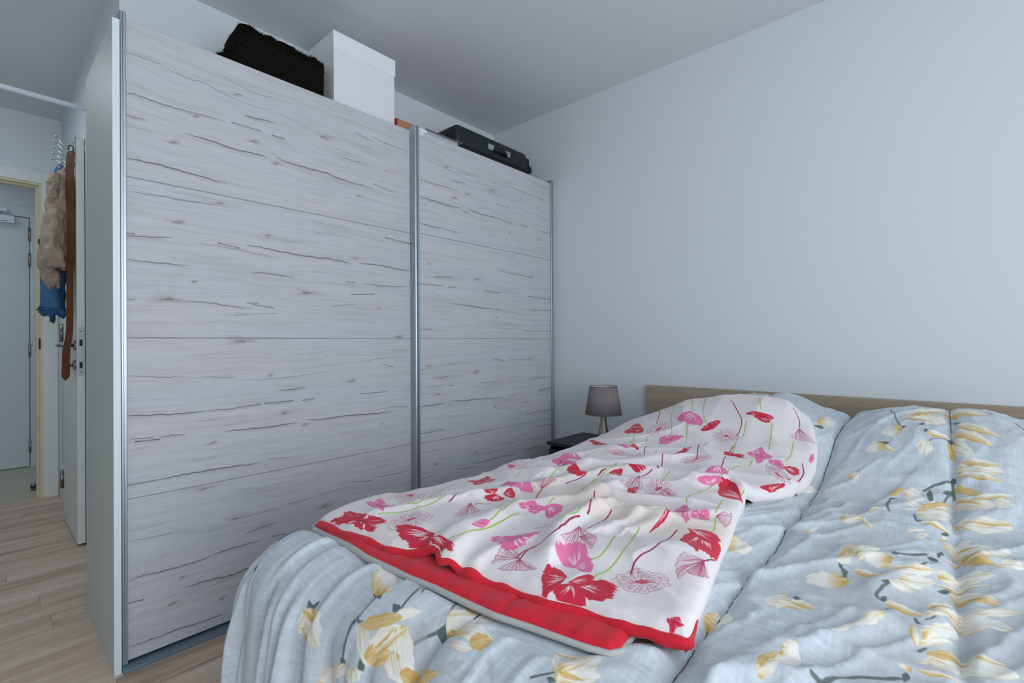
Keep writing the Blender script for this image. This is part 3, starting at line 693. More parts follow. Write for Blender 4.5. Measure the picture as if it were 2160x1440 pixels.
CRACKS = [
 ('L',0.8,[(0.315,1.838),(0.36,1.84),(0.429,1.836),(0.502,1.838),(0.608,1.843)]),
 ('L',0.7,[(0.627,1.845),(0.73,1.846)]),
 ('L',0.7,[(0.315,1.767),(0.342,1.766),(0.371,1.767)]),
 ('L',0.9,[(0.67,1.89),(0.695,1.888),(0.782,1.899)]),
 ('L',1,[(0.477,1.759),(0.563,1.758),(0.631,1.751),(0.704,1.754),(0.75,1.755)]),
 ('L',1,[(0.782,1.764),(0.836,1.755),(0.922,1.753),(0.983,1.754),(1.079,1.745),(1.219,1.74)]),
 ('L',1,[(0.314,1.626),(0.397,1.63),(0.493,1.624),(0.607,1.615)]),
 ('L',0.5,[(0.314,1.521),(0.416,1.526),(0.562,1.529)]),
 ('L',0.8,[(0.771,1.845),(0.817,1.845)]),
 ('L',0.5,[(1.047,1.844),(1.114,1.841),(1.198,1.842)]),
 ('L',0.4,[(0.41,1.963),(0.457,1.957),(0.503,1.953),(0.537,1.957),(0.656,1.934),(0.766,1.942)]),
 ('L',0.4,[(1.128,1.974),(1.206,1.957)]),
 ('L',0.5,[(1.206,1.98),(1.296,1.969),(1.416,1.967)]),
 ('L',0.5,[(1.219,1.764),(1.326,1.75)]),
 ('L',0.35,[(0.315,1.968),(0.41,1.968)]),
 ('L',0.3,[(0.6,2.003),(0.705,1.987),(0.799,1.995)]),
 ('L',-0.5,[(0.544,2.088)]),
 ('L',-0.4,[(0.646,1.955)]),
 ('L',-0.5,[(0.448,1.718)]),
 ('L',-0.5,[(0.704,1.799)]),
 ('L',-0.7,[(0.984,1.905)]),
 ('L',-0.5,[(0.787,1.739)]),
 ('L',-0.4,[(0.584,1.538)]),
 ('L',-0.3,[(1.144,1.692)]),
 ('L',-0.3,[(0.511,1.828)]),
 ('L',0.7,[(0.313,1.387),(0.34,1.388)]),
 ('L',0.8,[(0.313,1.378),(0.38,1.384),(0.44,1.391)]),
 ('L',0.8,[(0.312,1.302),(0.4,1.301),(0.488,1.302)]),
 ('L',0.7,[(0.58,1.395),(0.652,1.385)]),
 ('L',0.4,[(0.517,1.386),(0.58,1.383),(0.652,1.38),(0.718,1.373),(0.788,1.371)]),
 ('L',1,[(0.675,1.402),(0.718,1.4),(0.799,1.394),(0.886,1.39),(0.998,1.39),(1.064,1.387),(1.105,1.381)]),
 ('L',1,[(1.141,1.388),(1.245,1.392),(1.323,1.387),(1.42,1.384)]),
 ('L',0.8,[(0.692,1.301),(0.771,1.301),(0.856,1.297)]),
 ('L',0.8,[(1.28,1.526),(1.42,1.518)]),
 ('L',0.7,[(1.08,1.3),(1.122,1.3)]),
 ('L',0.7,[(1.165,1.3),(1.26,1.298),(1.419,1.306)]),
 ('L',0.6,[(1.104,1.246),(1.221,1.256)]),
 ('L',0.6,[(0.431,1.181),(0.469,1.18)]),
 ('L',0.6,[(0.44,1.173),(0.538,1.178),(0.608,1.169),(0.692,1.162)]),
 ('L',0.6,[(0.677,1.183),(0.718,1.184)]),
 ('L',0.6,[(0.697,1.178),(0.776,1.169)]),
 ('L',0.35,[(0.632,1.137),(0.787,1.149)]),
 ('L',0.4,[(0.314,1.175),(0.338,1.174)]),
 ('L',0.8,[(0.792,0.844),(0.842,0.847),(0.901,0.852)]),
 ('L',0.45,[(0.313,0.93),(0.399,0.92),(0.494,0.916)]),
 ('L',0.4,[(0.524,0.917),(0.597,0.907),(0.641,0.908)]),
 ('L',0.35,[(0.641,0.895),(0.77,0.892),(0.884,0.9),(0.995,0.91)]),
 ('L',0.7,[(0.64,0.794),(0.724,0.798)]),
 ('L',0.8,[(0.737,0.801),(0.848,0.8)]),
 ('L',0.7,[(0.886,0.799),(0.932,0.8)]),
 ('L',0.6,[(1.145,0.804),(1.288,0.8)]),
 ('L',0.35,[(1.146,0.948),(1.258,0.958),(1.404,0.965)]),
 ('L',0.5,[(1.265,0.93),(1.321,0.916)]),
 ('L',0.4,[(1.01,1.188),(1.118,1.203)]),
 ('L',0.35,[(0.445,1.523),(0.572,1.53)]),
 ('L',-0.5,[(0.461,1.448)]),
 ('L',-0.4,[(0.753,1.451)]),
 ('L',-0.3,[(0.509,1.25)]),
 ('L',-0.9,[(0.428,1.181)]),
 ('L',-0.8,[(0.906,1.239)]),
 ('L',-0.3,[(1.245,1.192)]),
 ('L',-0.9,[(0.656,1.042)]),
 ('L',-0.3,[(0.759,0.907)]),
 ('L',-0.6,[(1.103,0.863)]),
 ('L',-0.6,[(1.35,1.059)]),
 ('L',-0.4,[(1.126,1.409)]),
 ('L',0.9,[(0.314,0.8),(0.387,0.796),(0.462,0.791),(0.542,0.792)]),
 ('L',0.7,[(0.542,0.792),(0.628,0.793),(0.721,0.799)]),
 ('L',1,[(0.595,0.713),(0.666,0.71),(0.751,0.706),(0.804,0.709),(0.865,0.711)]),
 ('L',1,[(0.897,0.719),(0.978,0.711),(1.081,0.712),(1.221,0.706),(1.308,0.704)]),
 ('L',0.8,[(0.34,0.713),(0.404,0.714)]),
 ('L',0.8,[(0.404,0.718),(0.437,0.721),(0.478,0.719)]),
 ('L',0.5,[(0.331,0.723),(0.387,0.723)]),
 ('L',0.6,[(0.313,0.578),(0.39,0.579)]),
 ('L',1,[(0.39,0.579),(0.473,0.581),(0.559,0.58),(0.641,0.578),(0.725,0.573)]),
 ('L',0.35,[(0.751,0.582),(0.831,0.574)]),
 ('L',0.4,[(0.318,0.397),(0.413,0.391),(0.497,0.385)]),
 ('L',0.7,[(0.664,0.321),(0.724,0.326),(0.776,0.331)]),
 ('L',0.7,[(0.765,0.278),(0.811,0.276)]),
 ('L',0.9,[(0.316,0.272),(0.363,0.275),(0.424,0.27),(0.514,0.269),(0.557,0.274)]),
 ('L',0.8,[(0.557,0.274),(0.617,0.28),(0.719,0.277)]),
 ('L',1,[(0.468,0.192),(0.548,0.19),(0.621,0.181),(0.673,0.186),(0.739,0.188)]),
 ('L',0.6,[(0.775,0.196),(0.808,0.191)]),
 ('L',0.5,[(1.198,0.416),(1.31,0.406),(1.415,0.408)]),
 ('L',0.5,[(1.107,0.414),(1.205,0.399)]),
 ('L',0.4,[(0.83,0.388),(0.904,0.392)]),
 ('L',0.3,[(0.626,0.383),(0.776,0.385)]),
 ('L',0.4,[(1.251,0.725),(1.368,0.723),(1.417,0.708)]),
 ('L',-0.6,[(0.534,0.519)]),
 ('L',-0.5,[(0.633,0.386)]),
 ('L',-0.8,[(0.977,0.342)]),
 ('L',-0.4,[(0.559,0.674)]),
 ('L',-0.5,[(0.815,0.755)]),
 ('L',-0.4,[(0.897,0.698)]),
 ('L',-0.3,[(1.254,0.654)]),
 ('L',0.9,[(0.319,0.061),(0.356,0.057),(0.418,0.057),(0.46,0.057),(0.518,0.052),(0.571,0.051),(0.602,0.05)]),
 ('L',0.6,[(0.321,0.2),(0.36,0.198)]),
 ('L',-0.4,[(0.442,0.152)]),
 ('L',-0.3,[(0.47,0.231)]),
 ('L',-0.3,[(0.591,0.11)]),
 ('R',0.9,[(1.445,1.754),(1.544,1.749),(1.63,1.746),(1.731,1.749)]),
 ('R',1,[(1.77,1.755),(1.89,1.747),(2.018,1.749),(2.168,1.735)]),
 ('R',0.9,[(1.445,1.622),(1.509,1.618),(1.603,1.618)]),
 ('R',0.5,[(1.603,1.618),(1.712,1.614)]),
 ('R',0.7,[(1.446,1.835),(1.57,1.836),(1.709,1.84)]),
 ('R',0.7,[(1.658,1.882),(1.695,1.885),(1.766,1.894)]),
 ('R',0.7,[(1.761,1.837),(1.795,1.838)]),
 ('R',0.5,[(2.002,1.833),(2.121,1.831)]),
 ('R',0.5,[(2.088,1.957),(2.256,1.952),(2.419,1.949)]),
 ('R',0.4,[(1.454,1.954),(1.659,1.933),(1.87,1.949)]),
 ('R',0.6,[(2.217,1.746),(2.279,1.741)]),
 ('R',0.4,[(2.411,1.827),(2.522,1.829)]),
 ('R',0.7,[(1.55,1.366),(1.664,1.374)]),
 ('R',0.6,[(1.443,1.32),(1.601,1.324)]),
 ('R',0.7,[(1.907,1.321),(2.026,1.319)]),
 ('R',0.6,[(1.999,1.449),(2.178,1.44),(2.309,1.437)]),
 ('R',0.6,[(2.276,1.317),(2.518,1.31)]),
 ('R',0.5,[(1.637,1.32),(1.691,1.322)]),
 ('R',0.5,[(2.424,1.741),(2.522,1.744)]),
 ('R',-0.6,[(1.965,1.901)]),
 ('R',-0.4,[(1.632,1.946)]),
 ('R',-0.5,[(1.685,1.794)]),
 ('R',-0.5,[(1.765,1.736)]),
 ('R',-0.4,[(2.114,1.686)]),
 ('R',-0.4,[(2.39,1.684)]),
 ('R',-0.6,[(1.846,1.382)]),
 ('R',-0.4,[(1.517,1.429)]),
 ('R',-0.5,[(2.426,1.95)]),
 ('R',-0.5,[(2.309,1.437)]),
 ('R',-0.4,[(1.533,2.083)]),
 ('R',0.9,[(1.663,1.235),(1.802,1.23),(1.92,1.223),(2.069,1.22)]),
 ('R',0.6,[(2.312,1.231),(2.526,1.241)]),
 ('R',0.5,[(1.443,1.099),(1.525,1.099)]),
 ('R',0.5,[(2.231,1.102),(2.525,1.1)]),
 ('R',0.7,[(1.532,0.85),(1.586,0.851),(1.642,0.858)]),
 ('R',0.7,[(2.275,0.806),(2.434,0.807),(2.522,0.797)]),
 ('R',0.8,[(2.383,0.723),(2.522,0.732)]),
 ('R',0.9,[(1.441,0.716),(1.514,0.717),(1.613,0.719)]),
 ('R',1,[(1.641,0.726),(1.738,0.719),(1.83,0.718),(2.054,0.709)]),
 ('R',0.6,[(2.096,0.72),(2.176,0.713)]),
 ('R',0.5,[(1.873,0.804),(2.007,0.805)]),
 ('R',0.7,[(2.253,0.587),(2.52,0.592)]),
 ('R',0.6,[(2.34,0.497),(2.519,0.491)]),
 ('R',0.6,[(1.445,0.583),(1.603,0.582)]),
 ('R',0.4,[(1.488,0.807),(1.595,0.807)]),
 ('R',0.6,[(1.632,0.808),(1.67,0.807)]),
 ('R',0.6,[(1.974,0.936),(2.055,0.924)]),
 ('R',0.4,[(2.103,0.928),(2.296,0.925)]),
 ('R',0.3,[(1.446,0.897),(1.769,0.927)]),
 ('R',-0.7,[(1.836,0.867)]),
 ('R',-0.5,[(2.296,0.927)]),
 ('R',-0.4,[(1.508,0.913)]),
 ('R',-0.5,[(1.563,0.765)]),
 ('R',-0.4,[(1.983,0.662)]),
 ('R',-0.3,[(2.267,0.664)]),
 ('R',-0.3,[(1.998,1.172)]),
 ('R',-0.3,[(1.641,0.706)]),
 ('R',0.8,[(1.781,0.371),(1.915,0.364),(2.026,0.366),(2.17,0.356)]),
 ('R',0.7,[(2.224,0.365),(2.326,0.369),(2.465,0.362)]),
 ('R',0.4,[(1.439,0.354),(1.529,0.363)]),
 ('R',0.4,[(1.44,0.486),(1.574,0.485)]),
 ('R',0.5,[(1.691,0.36),(1.824,0.347)]),
 ('R',-0.4,[(1.551,0.415)]),
 ('R',-0.4,[(1.832,0.422)]),
]

# ---------------------------------------------------------------- painted prints (arrays made here, flat print on cloth and board)
class Canvas:
    def __init__(self, x0, x1, y0, y1, res, ch=3):
        self.x0, self.y0, self.res = x0, y0, res
        self.W = int(round((x1 - x0) / res)); self.H = int(round((y1 - y0) / res)); self.x1 = x0 + self.W * res; self.y1 = y0 + self.H * res
        self.a = np.zeros((self.H, self.W, ch), np.float32)
    def win(self, xs, ys, pad):
        i0 = max(0, int((min(xs) - pad - self.x0) / self.res)); i1 = min(self.W, int((max(xs) + pad - self.x0) / self.res) + 2)
        j0 = max(0, int((min(ys) - pad - self.y0) / self.res)); j1 = min(self.H, int((max(ys) + pad - self.y0) / self.res) + 2)
        if i1 <= i0 or j1 <= j0: return None
        X = self.x0 + (np.arange(i0, i1) + .5) * self.res; Y = self.y0 + (np.arange(j0, j1) + .5) * self.res
        return (slice(j0, j1), slice(i0, i1)), X[None, :], Y[:, None]
    def blend(self, sl, mask, col):
        m = mask[..., None]
        self.a[sl] = self.a[sl] * (1 - m) + np.asarray(col, np.float32) * m
    def poly(self, P, col, alpha=1.0):
        P = np.asarray(P, float); q = self.win(P[:, 0], P[:, 1], self.res)
        if q is None: return
        sl, X, Y = q; acc = 0
        for ox in (-.25, .25):
            for oy in (-.25, .25):
                x = X + ox * self.res; y = Y + oy * self.res
                ins = np.zeros((Y.shape[0], X.shape[1]), bool)
                for (xa, ya), (xb, yb) in zip(P, np.roll(P, -1, 0)):
                    if ya == yb: continue
                    c = ((ya > y) != (yb > y)) & (x < (xb - xa) * (y - ya) / (yb - ya) + xa)
                    ins ^= c
                acc = acc + ins
        self.blend(sl, acc.astype(np.float32) / 4 * alpha, col)
    def line(self, P, width, col, alpha=1.0, taper=False):
        P = np.asarray(P, float); q = self.win(P[:, 0], P[:, 1], width + self.res)
        if q is None: return
        sl, X, Y = q; D = np.full((Y.shape[0], X.shape[1]), 1e9); n = len(P) - 1
        for k in range(n):
            (xa, ya), (xb, yb) = P[k], P[k + 1]; dx, dy = xb - xa, yb - ya; L = dx * dx + dy * dy + 1e-12
            t = np.clip(((X - xa) * dx + (Y - ya) * dy) / L, 0, 1)
            d = np.hypot(X - xa - t * dx, Y - ya - t * dy)
            if taper:
                g = (k + t) / n; d = d / np.clip(np.sin(np.pi * np.clip(g, .03, .97)) ** .6, .2, 1)
            D = np.minimum(D, d)
        m = np.clip((width / 2 - D) / self.res + .5, 0, 1) * min(1.0, .35 + width / self.res * .65) * alpha
        self.blend(sl, m.astype(np.float32), col)
    def image(self, name, data=False):
        im = bpy.data.images.new(name, self.W, self.H, alpha=False, float_buffer=False)
        if data: im.colorspace_settings.name = 'Non-Color'
        px = np.ones((self.H, self.W, 4), np.float32); px[..., :self.a.shape[2]] = np.clip(self.a, 0, 1)
        im.pixels.foreach_set(px.ravel()); im.update(); im.pack(); return im

def smooth_line(P, n=8):
    P = np.asarray(P, float)
    if len(P) < 3: return P
    Q = np.vstack([2 * P[0] - P[1], P, 2 * P[-1] - P[-2]]); out = []
    for i in range(1, len(Q) - 2):
        for t in np.linspace(0, 1, n, endpoint=False):
            a, b, c, d = Q[i - 1], Q[i], Q[i + 1], Q[i + 2]
            out.append(.5 * (2 * b + (c - a) * t + (2 * a - 5 * b + 4 * c - d) * t * t + (3 * b - a - 3 * c + d) * t ** 3))
    out.append(P[-1]); return np.array(out)

def rgb(*c): return np.array(c, np.float32) / 255

PX0, PX1, PY0, PY1 = -1.18, -.22, .48, 2.26
def paint_poppies():
    cv = Canvas(PX0, PX1, PY0, PY1, .0008)
    X = PX0 + (np.arange(cv.W) + .5) * cv.res; Y = PY0 + (np.arange(cv.H) + .5) * cv.res
    XX, YY = np.meshgrid(X, Y)
    base = rgb(226, 219, 220)[None, None] * np.ones((cv.H, cv.W, 1), np.float32)
    st = sstep(.62, .85, vnoise(XX * 5, YY * 4, 61)) * .05          # faint yellowish wash stains
    base = base - st[..., None].astype(np.float32) * np.array([.3, .7, 1.3], np.float32)
    cv.a[:] = base
    RED, PNK, DRK = rgb(202, 44, 68), rgb(226, 116, 162), rgb(150, 26, 58)
    GRN, LIN, WHT, SCR = rgb(160, 190, 98), rgb(168, 62, 92), rgb(230, 221, 223), rgb(118, 22, 58)
    for col, pts in POPPY_STEMS:
        cv.line(smooth_line(pts), .0034 if col == 'G' else .0029, GRN if col == 'G' else DRK, .95)
    rnd = random.Random(5)
    for kind, col, cx, cy, ax, ay, bx_, by in POPPIES:
        A = np.array([ax, ay]); B = np.array([bx_, by]); Cc = np.array([cx, cy])
        tr = lambda q: Cc + np.asarray(q)[..., :1] * A + np.asarray(q)[..., 1:2] * B
        ink = RED if col == 'R' else PNK; pale = PNK if col == 'R' else rgb(236, 190, 208)
        seed = rnd.randint(0, 999); rs = random.Random(seed)
        size = math.sqrt(abs(ax * by - ay * bx_)) + 1e-6
        if kind == 's':
            lob = rs.choice([2, 3, 3, 4]); ph = rs.uniform(0, 6.28); th = np.linspace(0, 2 * np.pi, 150, endpoint=False)
            r = .80 + .17 * np.cos(lob * th + ph) + .16 * (vnoise(th * 9, th * 0 + seed, 3) - .5) + .13 * (vnoise(th * 26, th * 0 + seed, 4) - .5)
            cv.poly(tr(np.stack([r * np.cos(th), r * np.sin(th)], 1) * 1.04), pale, .35)
            cv.poly(tr(np.stack([r * np.cos(th), r * np.sin(th)], 1)), ink)
            for k in range(9):                                     # bare streaks between the petals
                t0 = rs.uniform(0, 6.28); r0 = rs.uniform(.12, .45); r1 = r0 + rs.uniform(.2, .55); wv = rs.uniform(.02, .06)
                bend = rs.uniform(-.5, .5)
                L = [(r0 + (r1 - r0) * t, t0 + bend * t) for t in np.linspace(0, 1, 7)]
                left = [((rr) * math.cos(a + wv * math.sin(math.pi * i / 6) * 2 / max(rr, .3)), rr * math.sin(a + wv * math.sin(math.pi * i / 6) * 2 / max(rr, .3))) for i, (rr, a) in enumerate(L)]
                right = [(rr * math.cos(a), rr * math.sin(a)) for rr, a in L][::-1]
                cv.poly(tr(np.array(left + right)), WHT, .9)
            for k in range(10):
                t0 = rs.uniform(0, 6.28); p0 = np.array([.22 * math.cos(t0), .16 * math.sin(t0)]); p1 = p0 + np.array([rs.uniform(-.12, .12), rs.uniform(-.12, .12)])
                cv.line(tr(np.array([p0, p1])), size * .05, SCR if col == 'R' else rgb(150, 40, 90), .85)
        elif kind == 'h':
            wv = np.linspace(-1, 1, 70)
            top = 1 - .38 * np.abs(wv) ** 2.2 + .24 * (vnoise(wv * 7 + 3, wv * 0 + seed, 3) - .5) + .20 * (vnoise(wv * 22, wv * 0 + seed, 4) - .5)
            side = np.linspace(0, 1, 16)[1:-1]; jg = .10 * (vnoise(side * 9, side * 0 + seed, 6) - .5)
            Lft = np.stack([-(1 - side ** 2.4) - .05 * np.sin(side * np.pi) + jg, top[0] + (-1 - top[0]) * side], 1)
            Rgt = np.stack([(1 - side ** 2.4) + .05 * np.sin(side * np.pi) + jg[::-1], top[-1] + (-1 - top[-1]) * side], 1)
            P = np.vstack([np.stack([wv, top], 1), Rgt, [[.10, -1], [-.10, -1]], Lft[::-1]])
            cv.poly(tr(P), ink)
            for k in range(13):
                a = rs.uniform(-.85, .85); l0 = rs.uniform(.05, .35); l1 = rs.uniform(.35, .8)
                q = np.array([[a * (l0 + (l1 - l0) * t) + .05 * math.sin(5 * t), -1 + 2 * (l0 + (l1 - l0) * t)] for t in np.linspace(0, 1, 5)])
                cv.line(tr(q), size * rs.uniform(.03, .09), WHT, .85, taper=True)
        elif kind == 'o':
            th = np.linspace(0, 2 * np.pi, 120)
            for s0, am in ((1.0, .07), (.74, .10)):
                r = s0 + am * np.sin(th * 11 + seed) * .5 + am * (vnoise(th * 5, th * 0 + seed, 7) - .5) * 2
                cv.line(tr(np.stack([r * np.cos(th), r * np.sin(th)], 1)), .0010, LIN, .75)
            for k in range(30):
                t0 = 6.283 * k / 30 + rs.uniform(-.06, .06); r0 = rs.uniform(.28, .4); r1 = rs.choice([.72, .97, .97])
                q = np.array([[(r0 + (r1 - r0) * t) * math.cos(t0 + .15 * t), (r0 + (r1 - r0) * t) * math.sin(t0 + .15 * t)] for t in np.linspace(0, 1, 5)])
                cv.line(tr(q), .0010, LIN, .8)
            th = np.linspace(0, 2 * np.pi, 40, endpoint=False); r = .24 + .10 * (vnoise(th * 8, th * 0 + seed, 9) - .5) * 2
            cv.poly(tr(np.stack([r * 1.15 * np.cos(th), r * .8 * np.sin(th)], 1)), rgb(200, 60, 88), .85)
        else:
            wv = np.linspace(-1, 1, 60); top = 1 - .3 * wv ** 2 + .07 * np.sin(wv * 16 + seed) + .1 * (vnoise(wv * 5, wv * 0 + seed, 7) - .5)
            cv.line(tr(np.stack([wv, top], 1)), .0010, LIN, .8)
            for k in range(15):
                a = -1 + 2 * k / 14; f = 1 - .3 * a * a; bd = rs.uniform(-.08, .08)
                q = np.array([[a * t + bd * math.sin(math.pi * t), -1 + (f + 1) * t] for t in np.linspace(0, 1, 6)])
                cv.line(tr(q), .0010, LIN, .8)
            for k in range(6):
                a = rs.uniform(-.9, .9); l0 = rs.uniform(.5, .7)
                cv.line(tr(np.array([[a * l0, -1 + 2 * l0 * .9], [a * .97 + .05, -1 + (2 - .3 * a * a) * .97]])), .0009, LIN, .7)
    return cv.image('poppy_print')

GX0, GX1, GY0, GY1 = -1.72, .98, .02, 2.42
def paint_magnolias():
    cv = Canvas(GX0, GX1, GY0, GY1, .001)
    X = GX0 + (np.arange(cv.W) + .5) * cv.res; Y = GY0 + (np.arange(cv.H) + .5) * cv.res
    XX, YY = np.meshgrid(X, Y)
    g = (vnoise(XX * 9, YY * 9, 71) - .5) * .035 + (vnoise(XX * 260, YY * 30, 72) - .5) * .05 + (vnoise(XX * 30, YY * 260, 73) - .5) * .05
    cv.a[:] = rgb(196, 205, 213)[None, None] + g[..., None].astype(np.float32)
    mv = sstep(.58, .8, vnoise(XX * 7 + 4, YY * 5, 75)) * .35       # washed-out mauve shadow leaves of the print
    cv.blend((slice(None), slice(None)), mv.astype(np.float32), rgb(184, 186, 188))
    OCH, WHT, GRY, EDG = rgb(214, 170, 86), rgb(240, 238, 230), rgb(98, 109, 108), rgb(200, 168, 110)
    for wd, pts in STEMS:
        cv.line(smooth_line(pts), wd, GRY, .9)
    for P in LEAVES:
        Q = smooth_line(list(P) + [P[0]], 6); cv.poly(Q[:-1], rgb(92, 104, 102), .95)
    order = sorted(range(len(PETALS)), key=lambda i: {'m': 0, 'n': 1, 'w': 1, 'b': 2, 'o': 3, 'e': 4}[PETALS[i][0]])
    for i in order:
        mode, ux, uy, tx, ty, hx, hy = PETALS[i]
        D = np.array([tx - ux, ty - uy]); Hh = np.array([hx, hy]); det = D[0] * Hh[1] - D[1] * Hh[0]
        if abs(det) < 1e-7: continue
        L = math.hypot(*D); q = cv.win([ux - abs(hx), ux + abs(hx), tx - abs(hx), tx + abs(hx)], [uy - abs(hy), uy + abs(hy), ty - abs(hy), ty + abs(hy)], .004)
        if q is None: continue
        sl, X, Y = q; rx = X - ux; ry = Y - uy
        t = (rx * Hh[1] - ry * Hh[0]) / det; s = (D[0] * ry - D[1] * rx) / det
        curve = (((i * 37) % 11) / 10 - .5) * .35
        s = s - curve * np.sin(np.pi * np.clip(t, 0, 1))
        tc = np.clip(t, 0, 1)
        wq = np.sin(np.pi * tc ** (.75 if mode != 'b' else .9)) ** .62 * (1 + .10 * np.sin(tc * 17 + i)) + .02
        wid = math.hypot(*Hh)
        edge = (wq - np.abs(s)) * wid
        m = np.clip(edge / cv.res + .5, 0, 1) * ((t > -.01) & (t < 1.01))
        stk = vnoise(s * 7 + i, t * 2.0, 80 + i % 7)
        if mode == 'm':
            cv.blend(sl, (m * .38).astype(np.float32), rgb(172, 168, 170)); continue
        rim = np.clip(1 - edge / max(.12 * wid, .0022), 0, 1) * .55
        if mode == 'n': o = np.clip(.55 - tc * 1.5, 0, 1) * stk * 1.2 + rim * .7 * (s > 0) + sstep(.72, .8, stk) * .35
        elif mode == 'w': o = rim * .4
        elif mode == 'b': o = np.clip(1.25 - tc * 2.4, 0, 1) * (.45 + .75 * stk) + rim * .6
        elif mode == 'o': o = .55 + .5 * stk * (1 - .5 * tc) + rim * .3
        else: o = np.clip(.35 + s * .9 + (stk - .5) * .8, 0, 1) * (1 - .25 * tc) + rim * .5
        o = np.clip(o, 0, 1)[..., None].astype(np.float32)
        tone = WHT * (1 - o) + OCH * o
        shade = (1 - .05 * stk[..., None]).astype(np.float32)
        mm = (m * .97)[..., None].astype(np.float32)
        cv.a[sl] = cv.a[sl] * (1 - mm) + tone * shade * mm
    return cv.image('magnolia_print')

def paint_cracks(which, y0, y1):
    """red: dark cracks of the washed-oak print, green: warm knot tint"""
    cv = Canvas(y0, y1, 0, 2.12, .0009)
    rs = random.Random(3 if which == 'L' else 9)
    for _ in range(90):                                             # fine grain lines of the print
        y = rs.uniform(y0, y1); z = rs.uniform(.03, 2.06); l = rs.uniform(.04, .28); sl = rs.uniform(-.02, .02)
        cv.line(smooth_line([(y, z), (y + l * .4, z + sl * .3 * l + rs.uniform(-.004, .004)), (y + l, z + sl * l)], 5), .0022, np.array([rs.uniform(.15, .36), .1, 0]), 1.0, taper=True)
    for d, k, pts in CRACKS:
        if d != which: continue
        if k > 0:
            Q = smooth_line(pts, 6); n = len(Q)
            jit = np.array([[0, rs.uniform(-1, 1) * .0016] for _ in range(n)]); Q = Q + jit
            cv.line(Q, .0016 + .0030 * k, np.array([min(1, .28 + .72 * k), 0, 0]), 1.0, taper=len(pts) > 2)
            if k > .6:
                cv.line(Q + np.array([0, -.004]), .012, np.array([.25, .25, 0]), .35, taper=True)
        else:
            k = -k; y, z = pts[0]
            for r, a in ((.034, .35), (.020, .5)):
                th = np.linspace(0, 6.28, 30, endpoint=False)
                rr = r * k * (1 + .3 * np.sin(th * 3 + y * 50))
                cv.poly(np.stack([y + rr * 1.9 * np.cos(th), z + rr * .55 * np.sin(th)], 1), np.array([.10, .8, 0]), a)
            for q in range(5):
                a = rs.uniform(-1, 1) * .008; l = rs.uniform(.006, .022) * k
                cv.line([(y - l + a, z + a * .6), (y + l + a, z + a * .6 + rs.uniform(-.004, .004))], .003, np.array([.30 + .3 * k, .5, 0]), .8)
    return cv.image('crack_print_' + ('left' if which == 'L' else 'right'), True)

# ---------------------------------------------------------------- materials
WALL = mat('white_wall_paint', srgb(208, 214, 218), .85, spec=.2, bump=(160, .10))
CEIL = mat('white_ceiling_paint', srgb(214, 217, 220), .9, spec=.15, bump=(140, .08))
TRIM = mat('white_trim_paint', srgb(214, 219, 216), .45, spec=.4)
CREAM = mat('cream_jamb_paint', srgb(206, 200, 168), .45, spec=.4)
DOORP = mat('pale_grey_door_paint', srgb(196, 204, 206), .5, spec=.35)
CABW = mat('off_white_melamine', srgb(184, 191, 186), .45, spec=.35)
CABE = mat('pale_edge_banding', srgb(212, 222, 226), .4)
ALU = mat('brushed_aluminium', srgb(168, 176, 184), .38, .85, bump=(300, .05))
ALUD = mat('shaded_aluminium_groove', srgb(98, 110, 118), .45, .7)
STEEL = mat('satin_steel', srgb(150, 146, 139), .30, 1.0)
CHROME = mat('chrome_wire', srgb(205, 208, 212), .15, 1.0)
BLACKW = mat('black_brown_wood', srgb(34, 33, 33), .42, spec=.4, noise=(30, .3))
OAKG = None
SHADE = mat('taupe_lampshade_cloth', srgb(128, 119, 119), .9, bump=(600, .2))
SHADEIN = mat('pale_shade_lining', srgb(190, 186, 182), .8)
CORD = mat('black_cord', srgb(20, 20, 20), .5)
RED = mat('red_cotton', srgb(205, 34, 52), .85, spec=.2, bump=(90, .25), sheen=.15)
PIPE = mat('grey_piping_cotton', srgb(178, 178, 176), .9, bump=(300, .3))
FLEECE = mat('black_fleece', srgb(22, 21, 17), 1.0, spec=.05, noise=(60, .4))
CARDW = mat('white_card', srgb(222, 224, 228), .7, noise=(8, .02))
CARDB = mat('brown_card', srgb(168, 128, 92), .8, noise=(40, .08))
CARDR = mat('red_card', srgb(176, 48, 34), .6)
CARDG = mat('pale_grey_card', srgb(176, 180, 188), .6)
CARDE = mat('grey_brown_card_edge', srgb(122, 112, 112), .7)
PAPER = mat('white_paper', srgb(232, 234, 236), .7)
INK = mat('grey_ink', srgb(70, 72, 80), .8)
CASE = mat('black_green_suitcase_shell', srgb(30, 36, 35), .42, spec=.45, bump=(400, .1))
CASED = mat('black_rubber', srgb(16, 17, 17), .6)
LATCH = mat('pale_latch_plate', srgb(168, 176, 182), .35, .4)
LEATH = mat('brown_leather', srgb(92, 52, 24), .55, spec=.35, noise=(40, .2))
DENIM = mat('blue_denim', srgb(52, 96, 138), .9, noise=(90, .25), bump=(300, .3))
DENIMD = mat('dark_blue_denim_seam', srgb(34, 66, 100), .9)
COAT = mat('beige_coat_cloth', srgb(158, 142, 128), .9, noise=(25, .10), bump=(200, .25))
POLE = mat('white_enamel_tube', srgb(225, 232, 240), .3)
PLAST = mat('cream_switch_plastic', srgb(206, 196, 172), .4)
GREYPL = mat('silver_closer_case', srgb(205, 214, 226), .4)
DARK = mat('dark_slot', srgb(36, 36, 36), .7)
TILE = mat('beige_vestibule_tile', srgb(186, 182, 164), .5, noise=(5, .08))
MATT = mat('white_mattress_ticking', srgb(210, 210, 208), .9)

